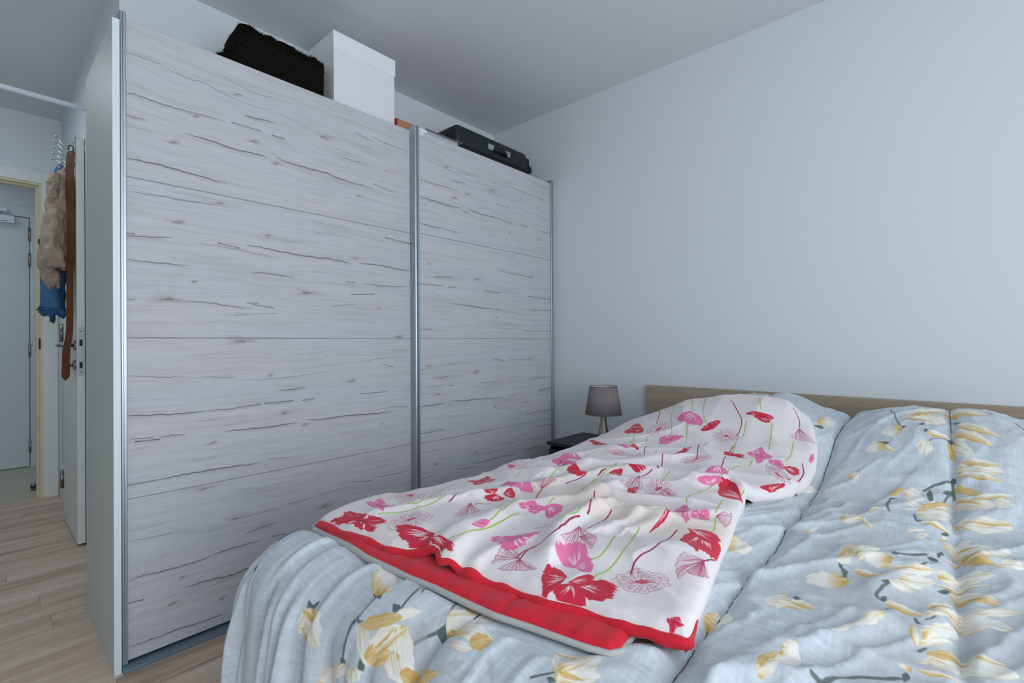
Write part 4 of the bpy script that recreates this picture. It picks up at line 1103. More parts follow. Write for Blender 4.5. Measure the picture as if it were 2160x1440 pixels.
def ramp_mat_wood(name, cols, scale, axis='Y', rough=.5, island=True, spec=.35):
    """long-grained wood: noise stretched along one axis, per-piece shift"""
    m = bpy.data.materials.new(name); m.use_nodes = True
    nt = m.node_tree; N = nt.nodes; Lk = nt.links; b = N['Principled BSDF']
    b.inputs['Roughness'].default_value = rough; b.inputs['Specular IOR Level'].default_value = spec
    ge = N.new('ShaderNodeNewGeometry'); oi = N.new('ShaderNodeObjectInfo')
    mul = N.new('ShaderNodeVectorMath'); mul.operation = 'MULTIPLY_ADD'
    mul.inputs[1].default_value = scale
    Lk.new(ge.outputs['Position'], mul.inputs[0])
    rv = N.new('ShaderNodeMath'); rv.operation = 'MULTIPLY'; rv.inputs[1].default_value = 37.0 if island else 0.0
    Lk.new(oi.outputs['Random'], rv.inputs[0])
    cx = N.new('ShaderNodeCombineXYZ'); Lk.new(rv.outputs[0], cx.inputs[0]); Lk.new(rv.outputs[0], cx.inputs[1]); Lk.new(rv.outputs[0], cx.inputs[2])
    Lk.new(cx.outputs[0], mul.inputs[2])
    n1 = N.new('ShaderNodeTexNoise'); n1.inputs['Scale'].default_value = 1; n1.inputs['Detail'].default_value = 6; n1.inputs['Roughness'].default_value = .62; n1.inputs['Distortion'].default_value = .6
    Lk.new(mul.outputs[0], n1.inputs['Vector'])
    n2 = N.new('ShaderNodeTexNoise'); n2.inputs['Scale'].default_value = 5.5; n2.inputs['Detail'].default_value = 3
    Lk.new(mul.outputs[0], n2.inputs['Vector'])
    ad = N.new('ShaderNodeMath'); ad.operation = 'MULTIPLY_ADD'; ad.inputs[1].default_value = .30
    Lk.new(n2.outputs['Fac'], ad.inputs[0]); Lk.new(n1.outputs['Fac'], ad.inputs[2])
    ad2 = N.new('ShaderNodeMath'); ad2.operation = 'MULTIPLY_ADD'; ad2.inputs[1].default_value = .08 if island else 0
    Lk.new(oi.outputs['Random'], ad2.inputs[0]); Lk.new(ad.outputs[0], ad2.inputs[2])
    cr = N.new('ShaderNodeValToRGB'); e = cr.color_ramp.elements
    pos = np.linspace(.42, .92, len(cols))
    e[0].position = pos[0]; e[0].color = cols[0]; e[1].position = pos[-1]; e[1].color = cols[-1]
    for p, c in zip(pos[1:-1], cols[1:-1]):
        q = e.new(p); q.color = c
    Lk.new(ad2.outputs[0], cr.inputs[0]); Lk.new(cr.outputs[0], b.inputs['Base Color'])
    return m

FLOORW = ramp_mat_wood('pale_oak_laminate', [srgb(134, 112, 98), srgb(170, 147, 130), srgb(192, 171, 154), srgb(205, 187, 171), srgb(214, 199, 184)], (11, 1.0, 9), rough=.42)
OAKG = ramp_mat_wood('grey_oak_veneer', [srgb(142, 127, 110), srgb(156, 141, 123), srgb(165, 150, 132), srgb(171, 157, 139)], (1.6, 30, 34), island=False, rough=.55)

def cracked_oak(name, img):
    m = bpy.data.materials.new(name); m.use_nodes = True
    nt = m.node_tree; N = nt.nodes; Lk = nt.links; b = N['Principled BSDF']
    b.inputs['Roughness'].default_value = .6; b.inputs['Specular IOR Level'].default_value = .25
    ge = N.new('ShaderNodeNewGeometry'); mp = N.new('ShaderNodeVectorMath'); mp.operation = 'MULTIPLY'; mp.inputs[1].default_value = (1, 2.2, 55)
    # slow waviness of the grain
    nw = N.new('ShaderNodeTexNoise'); nw.inputs['Scale'].default_value = 3.2; nw.inputs['Detail'].default_value = 2
    Lk.new(ge.outputs['Position'], nw.inputs['Vector'])
    sub = N.new('ShaderNodeMath'); sub.operation = 'MULTIPLY_ADD'; sub.inputs[1].default_value = .050; sub.inputs[2].default_value = -.025; Lk.new(nw.outputs['Fac'], sub.inputs[0])
    cz = N.new('ShaderNodeCombineXYZ'); Lk.new(sub.outputs[0], cz.inputs[2])
    ad = N.new('ShaderNodeVectorMath'); ad.operation = 'ADD'; Lk.new(ge.outputs['Position'], ad.inputs[0]); Lk.new(cz.outputs[0], ad.inputs[1])
    Lk.new(ad.outputs[0], mp.inputs[0])
    n1 = N.new('ShaderNodeTexNoise'); n1.inputs['Scale'].default_value = 1; n1.inputs['Detail'].default_value = 7; n1.inputs['Roughness'].default_value = .65; Lk.new(mp.outputs[0], n1.inputs['Vector'])
    n2 = N.new('ShaderNodeTexNoise'); n2.inputs['Scale'].default_value = 4.5; n2.inputs['Detail'].default_value = 4; Lk.new(mp.outputs[0], n2.inputs['Vector'])
    cr = N.new('ShaderNodeValToRGB'); e = cr.color_ramp.elements
    e[0].position = .20; e[0].color = srgb(163, 163, 165); e[1].position = .74; e[1].color = srgb(193, 195, 200)
    q = e.new(.36); q.color = srgb(179, 179, 182); q = e.new(.50); q.color = srgb(187, 188, 192)
    Lk.new(n1.outputs['Fac'], cr.inputs[0])
    cr2 = N.new('ShaderNodeValToRGB'); e = cr2.color_ramp.elements
    e[0].position = .30; e[0].color = (.80, .79, .78, 1); e[1].position = .46; e[1].color = (1, 1, 1, 1)
    Lk.new(n2.outputs['Fac'], cr2.inputs[0])
    mx = N.new('ShaderNodeMix'); mx.data_type = 'RGBA'; mx.blend_type = 'MULTIPLY'; mx.inputs[0].default_value = .55
    Lk.new(cr.outputs[0], mx.inputs[6]); Lk.new(cr2.outputs[0], mx.inputs[7])
    # broad warm and cool drift
    n3 = N.new('ShaderNodeTexNoise'); n3.inputs['Scale'].default_value = 1.0; n3.inputs['Detail'].default_value = 2
    mp3 = N.new('ShaderNodeVectorMath'); mp3.operation = 'MULTIPLY'; mp3.inputs[1].default_value = (1, 1.2, 9); Lk.new(ge.outputs['Position'], mp3.inputs[0]); Lk.new(mp3.outputs[0], n3.inputs['Vector'])
    cr3 = N.new('ShaderNodeValToRGB'); e = cr3.color_ramp.elements
    e[0].position = .35; e[0].color = (.93, .95, .97, 1); e[1].position = .7; e[1].color = (1, .975, .95, 1)
    Lk.new(n3.outputs['Fac'], cr3.inputs[0])
    mx3 = N.new('ShaderNodeMix'); mx3.data_type = 'RGBA'; mx3.blend_type = 'MULTIPLY'; mx3.inputs[0].default_value = .8
    Lk.new(mx.outputs[2], mx3.inputs[6]); Lk.new(cr3.outputs[0], mx3.inputs[7])
    it = N.new('ShaderNodeTexImage'); it.image = img; it.extension = 'EXTEND'
    uv = N.new('ShaderNodeUVMap'); uv.uv_map = 'UVMap'; Lk.new(uv.outputs[0], it.inputs[0])
    sp = N.new('ShaderNodeSeparateColor'); Lk.new(it.outputs[0], sp.inputs[0])
    k1 = N.new('ShaderNodeMix'); k1.data_type = 'RGBA'; Lk.new(mx3.outputs[2], k1.inputs[6]); k1.inputs[7].default_value = srgb(160, 136, 116)
    kk = N.new('ShaderNodeMath'); kk.operation = 'MULTIPLY'; kk.inputs[1].default_value = .55; Lk.new(sp.outputs[1], kk.inputs[0]); Lk.new(kk.outputs[0], k1.inputs[0])
    k2 = N.new('ShaderNodeMix'); k2.data_type = 'RGBA'; Lk.new(k1.outputs[2], k2.inputs[6]); k2.inputs[7].default_value = srgb(70, 66, 66)
    Lk.new(sp.outputs[0], k2.inputs[0]); Lk.new(k2.outputs[2], b.inputs['Base Color'])
    bp = N.new('ShaderNodeBump'); bp.inputs['Strength'].default_value = .25; bp.inputs['Distance'].default_value = .001
    iv = N.new('ShaderNodeMath'); iv.operation = 'SUBTRACT'; Lk.new(n1.outputs['Fac'], iv.inputs[0]); Lk.new(sp.outputs[0], iv.inputs[1])
    Lk.new(iv.outputs[0], bp.inputs['Height']); Lk.new(bp.outputs['Normal'], b.inputs['Normal'])
    return m

def cloth_mat(name, img, weave=900, strength=.25, tint=(1, 1, 1, 1)):
    m = bpy.data.materials.new(name); m.use_nodes = True
    nt = m.node_tree; N = nt.nodes; Lk = nt.links; b = N['Principled BSDF']
    b.inputs['Roughness'].default_value = .88; b.inputs['Specular IOR Level'].default_value = .18; b.inputs['Sheen Weight'].default_value = .12
    it = N.new('ShaderNodeTexImage'); it.image = img; it.extension = 'EXTEND'; it.interpolation = 'Cubic'
    uv = N.new('ShaderNodeUVMap'); uv.uv_map = 'UVMap'; Lk.new(uv.outputs[0], it.inputs[0])
    Lk.new(it.outputs[0], b.inputs['Base Color'])
    ge = N.new('ShaderNodeNewGeometry')
    n = N.new('ShaderNodeTexNoise'); n.inputs['Scale'].default_value = weave; n.inputs['Detail'].default_value = 2
    n2 = N.new('ShaderNodeTexNoise'); n2.inputs['Scale'].default_value = 38; n2.inputs['Detail'].default_value = 4; n2.inputs['Distortion'].default_value = 1.2
    Lk.new(ge.outputs['Position'], n.inputs['Vector']); Lk.new(ge.outputs['Position'], n2.inputs['Vector'])
    a = N.new('ShaderNodeMath'); a.operation = 'MULTIPLY_ADD'; a.inputs[1].default_value = 3.0; Lk.new(n2.outputs['Fac'], a.inputs[0]); Lk.new(n.outputs['Fac'], a.inputs[2])
    bp = N.new('ShaderNodeBump'); bp.inputs['Strength'].default_value = strength; bp.inputs['Distance'].default_value = .0015
    Lk.new(a.outputs[0], bp.inputs['Height']); Lk.new(bp.outputs['Normal'], b.inputs['Normal'])
    return m

# ---------------------------------------------------------------- the room
XW, YW, ZC = -2.472, 2.5585, 2.5656
XR, YB = 1.9, -2.2
HY, HX, HL = .385, -4.51, -.78          # hall: right wall face, end wall face, left wall face
T = .12
fl = struct(box('floor', HX - .02, XR, YB, YW, -.09, -.012, mat('dark_underlay', srgb(60, 52, 46), .9)))
def plank_rows():
    W, L = .126, 1.29
    x = -4.545; k = 0
    while x < XR:
        x1 = min(x + W, XR)
        y = -2.2 - ((k * 5) % 13) / 13 * L
        if abs(x - (-4.545 + 14 * W)) < .01: y = .165 - 2 * L
        while y < YW:
            ya, yb = max(y, YB), min(y + L, YW)
            hall = x1 < XW + .01
            if hall: ya, yb = max(ya, HL), min(yb, HY)
            elif x < XW: ya = max(ya, YB)
            if yb - ya > .02: yield x, x1, ya, yb
            y += L
        x += W; k += 1
def plank_mesh(x0, x1, y0, y1):
    g, b = .0003, .0006
    bm = bmesh.new(); vv = bx(bm, x0 + g, x1 - g, y0 + g, y1 - g, -.012, 0)
    es = [e for e in bm.edges if all(v.co.z > -.001 for v in e.verts)]
    bmesh.ops.bevel(bm, geom=es, offset=b, segments=1, affect='EDGES')
    return bm
for r in plank_rows():
    bm_obj('floor_plank', plank_mesh(*r), FLOORW, fl)
struct(box('ceiling', -5.95, XR + T, YB - T, YW + T, ZC, ZC + .1, CEIL))
struct(box('wall_back', XW - T, XR + T, YW, YW + T, -.05, ZC, WALL))
struct(box('wall_left', XW - T, XW, HY, YW, -.05, ZC, WALL))
struct(box('wall_hall_right', HX, XW - T, HY, HY + T, -.05, ZC, WALL))
struct(box('wall_hall_left', HX, XW, HL - T, HL, -.05, ZC, WALL))
struct(box('wall_left_near', XW - T, XW, YB, HL - T, -.05, ZC, WALL))
struct(box('wall_front', XW - T, XR + T, YB - T, YB, -.05, ZC, WALL))
bm = bmesh.new()   # right-hand wall with its window opening
wy0, wy1, wz0, wz1 = -1.15, 1.35, .06, 2.42
bx(bm, XR, XR + T, YB, wy0, -.05, ZC); bx(bm, XR, XR + T, wy1, YW, -.05, ZC)
bx(bm, XR, XR + T, wy0, wy1, -.05, wz0); bx(bm, XR, XR + T, wy0, wy1, wz1, ZC)
struct(bm_obj('wall_right', bm, WALL))
bm = bmesh.new()
for a in (wy0, wy1 - .05): bx(bm, XR + .03, XR + .09, a, a + .05, wz0, wz1)
for a in (wz0, wz1 - .05): bx(bm, XR + .03, XR + .09, wy0 + .05, wy1 - .05, a, a + .05)
struct(bm_obj('window_1', bm, TRIM))
# hall end wall with the doorway to the vestibule
dy0, dy1, dz = -.64, .276, 2.10
bm = bmesh.new()
bx(bm, HX - T, HX, HL, dy0 - .02, -.05, ZC); bx(bm, HX - T, HX, dy1 + .016, HY + T, -.05, ZC); bx(bm, HX - T, HX, dy0 - .02, dy1 + .016, dz + .016, ZC)
struct(bm_obj('wall_hall_end', bm, WALL))
bm = bmesh.new()   # casing on the hall side
bx(bm, HX, HX + .014, dy1 + .014, dy1 + .090, 0, dz + .086, .002); bx(bm, HX, HX + .014, dy0 - .09, dy0 - .014, 0, dz + .086, .002); bx(bm, HX, HX + .0135, dy0 - .014, dy1 + .014, dz + .014, dz + .086)
struct(bm_obj('trim_1', bm, TRIM))
bm = bmesh.new()   # cream jamb lining
bx(bm, HX - T, HX + .004, dy1, dy1 + .016, 0, dz + .016, .001); bx(bm, HX - T, HX + .004, dy0 - .016, dy0, 0, dz + .016, .001); bx(bm, HX - T, HX + .0035, dy0, dy1, dz, dz + .016)
bx(bm, HX - .075, HX - .03, dy1 - .014, dy1, 0, dz); bx(bm, HX - .075, HX - .03, dy0, dy1 - .014, dz - .014, dz)
jamb = struct(bm_obj('trim_2', bm, CREAM))
box('strike_plate', HX - .025, HX + .005, dy1 - .002, dy1 + .006, 1.00, 1.075, DARK, jamb)
# vestibule
VX = -5.76
struct(box('floor_vestibule', -5.9, HX - .022, -1.3, .45, -.06, -.004, TILE))
struct(box('wall_vestibule_right', -5.9, HX - T, .350, .45, -.06, ZC, WALL))
struct(box('wall_vestibule_left', -5.9, HX - T, -1.4, -1.3, -.06, ZC, WALL))
struct(box('wall_vestibule_end', -5.95, VX - .03, -1.3, .35, -.06, ZC, WALL))
bm = bmesh.new(); bx(bm, VX - .03, VX + .012, .297, .350, -.004, 2.195, .002); bx(bm, VX - .03, VX + .0115, -1.0, .297, 2.108, 2.195, .002); bx(bm, VX - .03, VX + .012, -1.06, -1.0, -.004, 2.195, .002)
struct(bm_obj('trim_3', bm, DOORP))
d2 = struct(box('door_2', VX - .03, VX, -.995, .291, .004, 2.102, DOORP, None, .002))
for z in (1.965, 1.75, .985, .085 + .09):
    tube('hinge', [(VX + .010, .294, z - .055), (VX + .010, .294, z + .055)], .009, STEEL, d2, 10)
cl = box('door_closer', VX, VX + .055, -.10, .205, 2.035, 2.098, GREYPL, d2, .004)
box('closer_arm', VX + .012, VX + .05, -.2, .165, 2.125, 2.155, GREYPL, d2, .003)
tube('closer_spindle', [(VX + .03, .10, 2.09), (VX + .03, .10, 2.13)], .012, STEEL, d2)
bm = bmesh.new(); bx(bm, VX + .0555, VX + .0562, .12, .165, 2.046, 2.050)
bm_obj('closer_print', bm, INK, cl)
# baseboards
struct(box('baseboard_hall', HX + .014, -3.985, HY - .014, HY, 0, .10, TRIM, None, .003))
struct(box('baseboard_back', -1.90, XR, YW - .014, YW, 0, .08, TRIM, None, .003))
# doorway on the hall's right wall: casing and ajar leaf
bm = bmesh.new()
bx(bm, -3.975, -3.885, HY - .0145, HY, 0, 2.163, .002); bx(bm, -3.278, -3.10, HY - .0145, HY, 0, 2.163, .002); bx(bm, -3.885, -3.278, HY - .0140, HY, 2.092, 2.163)
struct(bm_obj('trim_4', bm, TRIM))
ang = 0.0
MD = Matrix.Translation((-3.882, .3375, 0)) @ Matrix.Rotation(ang, 4, 'Z')      # leaf frame: x along the leaf from the hinge, y = thickness
d1 = struct(box('door_1', 0, .60, 0, .031, .012, 2.085, TRIM, None, .0015, 2, MD))
def P1(x, y, z): return tuple(MD @ Vector((x, y, z)))
for z in (.235, 1.1, 1.86):
    tube('hinge', [P1(-.006, -.006, z - .055), P1(-.006, -.006, z + .055)], .009, STEEL, d1, 10)
    bm = bmesh.new(); bx(bm, 0, .05, -.0015, .0, z - .045, z + .045, M=MD); bm_obj('hinge_leaf', bm, STEEL, d1)
fp = box('lock_plate', .6, .6025, .0045, .0265, .872, 1.118, LATCH, d1, .0012, 2, MD)
for z in (1.04, .925):
    bm = bmesh.new(); bx(bm, .6022, .6032, .009, .021, z - .016, z + .016, M=MD); bm_obj('bolt_slot', bm, DARK, fp)
for z in (1.098, .890):
    tube('screw', [P1(.602, .015, z), P1(.6035, .015, z)], .004, STEEL, fp, 8)
V, F = tube_data([P1(.545, 0, 1.027), P1(.545, -.008, 1.027)], .026, 20); rs = obj('handle_rose', V, F, STEEL, d1)
tube('door_handle', [P1(.545, -.005, 1.027), P1(.545, -.038, 1.027), P1(.540, -.050, 1.027), P1(.528, -.056, 1.027), P1(.47, -.057, 1.027), P1(.415, -.057, 1.026)], .0095, STEEL, d1, 12)
V, F = tube_data([P1(.545, 0, .925), P1(.545, -.010, .925)], .025, 20); obj('key_rose', V, F, STEEL, d1)
tube('turn_knob', [P1(.545, -.008, .925), P1(.545, -.024, .925)], .009, STEEL, d1)

# white tube across the hall
t = thing('curtain_pole', 'white round tube spanning the hall just below the ceiling', 'pole', (-3.16, -.2, 2.2))
tube('tube', [(-3.16, HL, 2.2), (-3.16, HY, 2.2)], .0125, POLE, t, 16)
tube('end_cup', [(-3.16, HY - .014, 2.2), (-3.16, HY, 2.2)], .017, POLE, t, 16)
for nm, z, lb in (('light_switch', 1.17, 'cream light switch on the hall wall behind the hanging jeans'), ('wall_socket', .21, 'cream wall socket low on the hall wall above the baseboard')):
    t = thing(nm, lb, 'switch' if z > 1 else 'socket', (-4.33, HY, z))
    box('frame', -4.37, -4.29, HY - .010, HY, z - .042, z + .042, PLAST, t, .003)
    box('rocker' if z > 1 else 'socket_insert', -4.355, -4.305, HY - .014, HY - .009, z - .027, z + .027, PAPER, t, .002)
# door stop in the vestibule
t = thing('door_stop', 'short steel door stop on the vestibule floor by the doorway', 'door stop', (-4.82, .262, -.004))
lathe('post', -4.82, .262, [(.014, -.004), (.014, .03), (.012, .045), (.002, .046)], STEEL, t, 16)
lathe('rubber_ring', -4.82, .262, [(.0145, .014), (.017, .018), (.017, .026), (.0145, .03)], CASED, t, 16)

# hook rack over the ajar door
hk = thing('hook_rack', 'chrome wire hook rack hung over the top of the ajar hall door', 'hook rack', P1(.55, -.004, 2.0))
bm = bmesh.new(); bx(bm, .47, .5985, -.006, -.001, 1.955, 1.975, .001, M=MD); bm_obj('rail', bm, CHROME, hk)
for x in (.50, .585):
    bm = bmesh.new(); bx(bm, x - .008, x + .008, -.004, -.0015, 1.97, 2.0895, M=MD); bx(bm, x - .008, x + .008, -.004, .032, 2.0865, 2.0895, M=MD); bm_obj('over_door_strap', bm, CHROME, hk)
for i, (x, z0, dyy, dzz) in enumerate([(.555, 2.03, .070, .085), (.535, 2.02, .073, .07), (.515, 2.005, .075, .055), (.495, 1.99, .078, .04), (.475, 1.975, .078, .03), (.545, 1.965, .05, .03), (.52, 1.95, .05, .025), (.49, 1.94, .052, .02)]):
    h = tube('hook', [P1(x, -.004, z0 - .02), P1(x, -.012, z0 - .02), P1(x - .01, -.03, z0), P1(x - .03, -dyy, z0 + dzz * .75)], .0017, CHROME, hk, 6)
    e = P1(x - .03, -dyy, z0 + dzz * .75)
    lathe('hook_ball', e[0], e[1], [(.001, e[2] - .005), (.005, e[2] - .003), (.0058, e[2]), (.005, e[2] + .004), (.001, e[2] + .0055)], CHROME, h, 10)

# clothes hung from the rack
def loft(name, rings, m, parent, n=36, fold=0.0, seed=1, cap=True):
    """rings: (z, xc, yc, rx, ry) from top to bottom; fold = depth of vertical creases"""
    zs = np.array(rings, float); K = 44
    tt = np.linspace(0, 1, K); src = np.linspace(0, 1, len(rings)); R = np.stack([np.interp(tt, src, zs[:, k]) for k in range(5)], -1)
    for k in range(1, 5):
        R[1:-1, k] = (R[:-2, k] + 2 * R[1:-1, k] + R[2:, k]) / 4
    V = []; F = []
    for i in range(K):
        z, xc, yc, rx, ry = R[i]
        th = 2 * np.pi * np.arange(n) / n
        f = 1 + fold * (np.sin(th * 5 + 3 * vnoise(i * .12, seed, 1) * 2) * .5 + (vnoise(th * 2.2, i * .22 + th * 0, seed) - .5) * 1.6 + (vnoise(np.cos(th) * 2 + 5, i * .45 + np.sin(th), seed + 3) - .5) * .9)
        dz = (vnoise(np.cos(th) * 2 + 9, np.sin(th) * 2 + seed, 5) - .5) * .03 * (i / K)
        for k in range(n): V.append((xc + rx * f[k] * math.cos(th[k]), yc + ry * f[k] * math.sin(th[k]), z + dz[k]))
    for i in range(K - 1):
        for k in range(n): F.append((i * n + k, i * n + (k + 1) % n, (i + 1) * n + (k + 1) % n, (i + 1) * n + k))
    if cap: F.append(tuple(range(n))[::-1]); F.append(tuple((K - 1) * n + k for k in range(n)))
    return obj(name, V, F, m, parent, True)
t = thing('jeans', 'folded blue jeans hanging behind the beige jacket', 'jeans', (-3.50, .275, 1.6))
loft('denim_legs', [(1.985, -3.50, .303, .03, .018), (1.94, -3.50, .296, .06, .028), (1.85, -3.54, .292, .08, .030), (1.6, -3.54, .285, .10, .036), (1.35, -3.53, .268, .12, .050), (1.215, -3.52, .264, .11, .050)], DENIM, t, fold=.16, seed=3)
loft('turned_hem', [(1.225, -3.52, .262, .104, .0535), (1.215, -3.52, .262, .108, .055), (1.19, -3.50, .270, .085, .050), (1.18, -3.50, .272, .06, .040)], DENIM, t, fold=.14, seed=8)
loft('belt_loop_tab', [(1.185, -3.47, .262, .012, .010), (1.16, -3.47, .262, .014, .012), (1.15, -3.47, .262, .010, .010)], DENIMD, t, fold=.05)
t = thing('jacket', 'beige cloth jacket bunched on the door hooks with one sleeve hanging down', 'jacket', (-3.42, .27, 1.65))
loft('body', [(1.965, -3.41, .318, .02, .010), (1.93, -3.42, .303, .06, .026), (1.87, -3.42, .290, .08, .040), (1.80, -3.42, .284, .085, .046), (1.72, -3.42, .282, .08, .045), (1.62, -3.42, .292, .075, .036), (1.5, -3.42, .298, .07, .030), (1.42, -3.42, .302, .05, .022)], COAT, t, fold=.22, seed=11)
loft('sleeve', [(1.73, -3.37, .272, .02, .020), (1.69, -3.37, .262, .05, .038), (1.62, -3.38, .252, .06, .040), (1.55, -3.37, .246, .062, .038), (1.47, -3.36, .256, .062, .048), (1.425, -3.35, .268, .035, .036)], COAT, t, fold=.16, seed=17)
loft('lower_fold', [(1.56, -3.43, .238, .03, .022), (1.51, -3.43, .238, .06, .032), (1.43, -3.43, .244, .07, .038), (1.37, -3.43, .256, .055, .036), (1.33, -3.43, .262, .03, .024), (1.318, -3.43, .262, .01, .010)], COAT, t, fold=.20, seed=23)
loft('collar_fold', [(1.90, -3.36, .268, .03, .016), (1.85, -3.36, .256, .045, .022), (1.78, -3.36, .254, .04, .020), (1.74, -3.37, .262, .02, .012)], COAT, t, fold=.22, seed=29)
obj('hem_edge', *tube_data([(-3.37, .206, 1.56), (-3.365, .204, 1.54), (-3.35, .213, 1.525), (-3.335, .232, 1.52)], .004, 8), mat('dark_coat_lining', srgb(70, 60, 52), .9), t, True)
t = thing('leather_belt', 'long brown leather belt hanging by its buckle down over the door handle', 'belt', (-3.31, .262, 1.4))
bp = [(-3.335, .326, 2.03), (-3.33, .320, 2.0), (-3.32, .316, 1.9), (-3.315, .316, 1.6), (-3.315, .314, 1.3), (-3.312, .312, 1.1), (-3.31, .300, 1.0), (-3.31, .298, .9), (-3.31, .296, .848)]
Vb = []; Fb = []
bpts = smooth_line(bp, 6); nb = len(bpts)
for i, p in enumerate(bpts):
    g = i / (nb - 1); wd = .0135 * (.25 + .75 * min(1, g / .06)) * (1 if g < .95 else max(.12, (1 - g) / .05)) * (1 + .10 * math.sin(g * 9))
    for s_, o_ in ((-1, -.0015), (1, -.0015), (1, .0015), (-1, .0015)): Vb.append((p[0] + o_ * 1.2 + s_ * .010, p[1] + s_ * wd, p[2]))
for i in range(nb - 1):
    for k in range(4): Fb.append((i * 4 + k, i * 4 + (k + 1) % 4, (i + 1) * 4 + (k + 1) % 4, (i + 1) * 4 + k))
Fb += [(3, 2, 1, 0), tuple((nb - 1) * 4 + k for k in range(4))]
obj('strap', Vb, Fb, LEATH, t)
cb = [(-3.338, .322 + .010 * math.cos(a), 2.040 + .018 * math.sin(a)) for a in np.linspace(0, 2 * np.pi, 17)]
tube('buckle', cb, .0025, mat('dark_bronze', srgb(60, 48, 36), .4, .8), t, 8)

# ---------------------------------------------------------------- wardrobe
WY0, WY1, WXB, WXF = .281, 2.553, -2.462, -1.918
wd_ = thing('wardrobe', 'tall white-washed oak wardrobe with two sliding doors along the left wall', 'wardrobe', (-2.18, 1.42, 0))
bm = bmesh.new(); bx(bm, WXB, WXF - .001, WY0, WY0 + .018, 0, 2.05)
sp = bm_obj('side_panel', bm, CABW, wd_)
box('edge_band', WXF - .001, WXF + .0006, WY0, WY0 + .018, 0, 2.05, CABE, sp)
for z in (2.0, .12):
    for x in (WXF - .045, WXB + .05):
        V, F = tube_data([(x, WY0 + .001, z), (x, WY0 - .001, z)], .004, 12); obj('screw_cap', V, F, mat('grey_cap', srgb(150, 155, 152), .5), sp)
box('side_panel', WXB, WXF, WY1 - .018, WY1, 0, 2.05, CABW, wd_, .001)
box('top_panel', WXB, -1.99, WY0 + .018, WY1 - .018, 2.03, 2.05, CABW, wd_)
box('bottom_panel', WXB, -1.99, WY0 + .018, WY1 - .018, .03, .05, CABW, wd_)
box('back_panel', WXB, WXB + .004, WY0 + .018, WY1 - .018, .05, 2.03, CABW, wd_)
box('divider', WXB + .004, -1.995, 1.41, 1.428, .05, 2.03, CABW, wd_)
bm = bmesh.new(); bx(bm, -1.985, -1.900, WY0 + .020, WY1 - .02, 0, .010, .001); bx(bm, -1.985, -1.978, WY0 + .020, WY1 - .02, .010, .029)
bm_obj('bottom_track', bm, mat('blue_grey_aluminium_track', srgb(120, 140, 155), .4, .6), wd_)
box('top_track', -1.988, -1.952, WY0 + .02, WY1 - .02, 2.0, 2.029, ALU, wd_)

def slab(name, x0, x1, y0, y1, z0, z1, m, parent, ext, hidden_groove=.0006):
    """door panel: front face carries the print; chamfered long edges make the joint line"""
    g = hidden_groove; c = .0020
    za, zb = z0 + g, z1 - g
    V = [(x0, y0, za), (x0, y1, za), (x1 - c, y1, za), (x1 - c, y0, za), (x1, y0, za + c), (x1, y1, za + c), (x1, y0, zb - c), (x1, y1, zb - c),
         (x1 - c, y0, zb), (x1 - c, y1, zb), (x0, y0, zb), (x0, y1, zb)]
    F = [(0, 1, 2, 3), (3, 2, 5, 4), (4, 5, 7, 6), (6, 7, 9, 8), (8, 9, 11, 10), (10, 11, 1, 0), (0, 3, 4, 6, 8, 10), (1, 11, 9, 7, 5, 2)]
    uv = [((v[1] - ext[0]) / (ext[1] - ext[0]), (v[2] - ext[2]) / (ext[3] - ext[2])) for v in V]
    return obj(name, V, F, m, parent, False, uv)

def stile(name, x0, x1, y0, y1, z0, z1, parent, flip=False):
    """extruded aluminium edge profile with a groove"""
    w_ = y1 - y0
    prof = [(y0, x0), (y0, x1 - .006), (y0 + w_ * .10, x1 - .002), (y0 + w_ * .22, x1), (y0 + w_ * .40, x1), (y0 + w_ * .43, x1 - .005), (y0 + w_ * .52, x1 - .005), (y0 + w_ * .55, x1),
            (y0 + w_ * .92, x1), (y1, x1 - .002), (y1, x0)]
    if flip: prof = [(y0 + y1 - a, b) for a, b in prof][::-1]
    n = len(prof); V = [(b, a, z0) for a, b in prof] + [(b, a, z1) for a, b in prof]
    F = [(k, k + n, (k + 1) % n + n, (k + 1) % n) for k in range(n)] + [tuple(range(n)), tuple(range(n, 2 * n))[::-1]]
    return obj(name, V, F, ALU, parent)

ZJ = [.016, .532, 1.0508, 1.5699, 2.078]
def door(which, xf, y0, y1, s0, s1):
    cv_img = paint_cracks(which, y0 - .01, y1 + .01)
    ext = (y0 - .01, y0 - .01 + round((y1 - y0 + .02) / .0009) * .0009, 0, round(2.12 / .0009) * .0009)
    m = cracked_oak('whitewashed_cracked_oak_' + ('left' if which == 'L' else 'right'), cv_img)
    dk = box('sliding_door', xf - .012, xf - .006, y0 + .004, y1 - .004, .018, 2.074, mat('door_backing_brown', srgb(150, 134, 120), .8), wd_)
    for a, b in zip(ZJ[:-1], ZJ[1:]):
        slab('door_panel', xf - .006, xf, y0, y1, a, b, m, dk, ext)
    stile('stile', xf - .030, xf + .010, s0[0], s0[1], .012, 2.092, dk)
    if s1: stile('stile', xf - .030, xf + .010, s1[0], s1[1], .012, 2.092, dk, True)
    return dk
dl = door('L', -1.945, .318, 1.442, (.3005, .318), (1.442, 1.458))
dr = door('R', -1.912, 1.4475, 2.512, (1.4205, 1.4475), (2.512, 2.533))
bm = bmesh.new(); bx(bm, -1.9118, -1.9108, 1.4490, 1.4790, 2.058, 2.0775); stk = bm_obj('sticker', bm, PAPER, dr)
bm = bmesh.new()
for k, (a, b, z) in enumerate([(1.455, 1.459, 2.069), (1.461, 1.466, 2.069), (1.455, 1.461, 2.064), (1.463, 1.472, 2.063), (1.455, 1.457, 2.073)]):
    bx(bm, -1.9109, -1.9104, a, b, z, z + .0022)
bm_obj('sticker_print', bm, INK, stk)

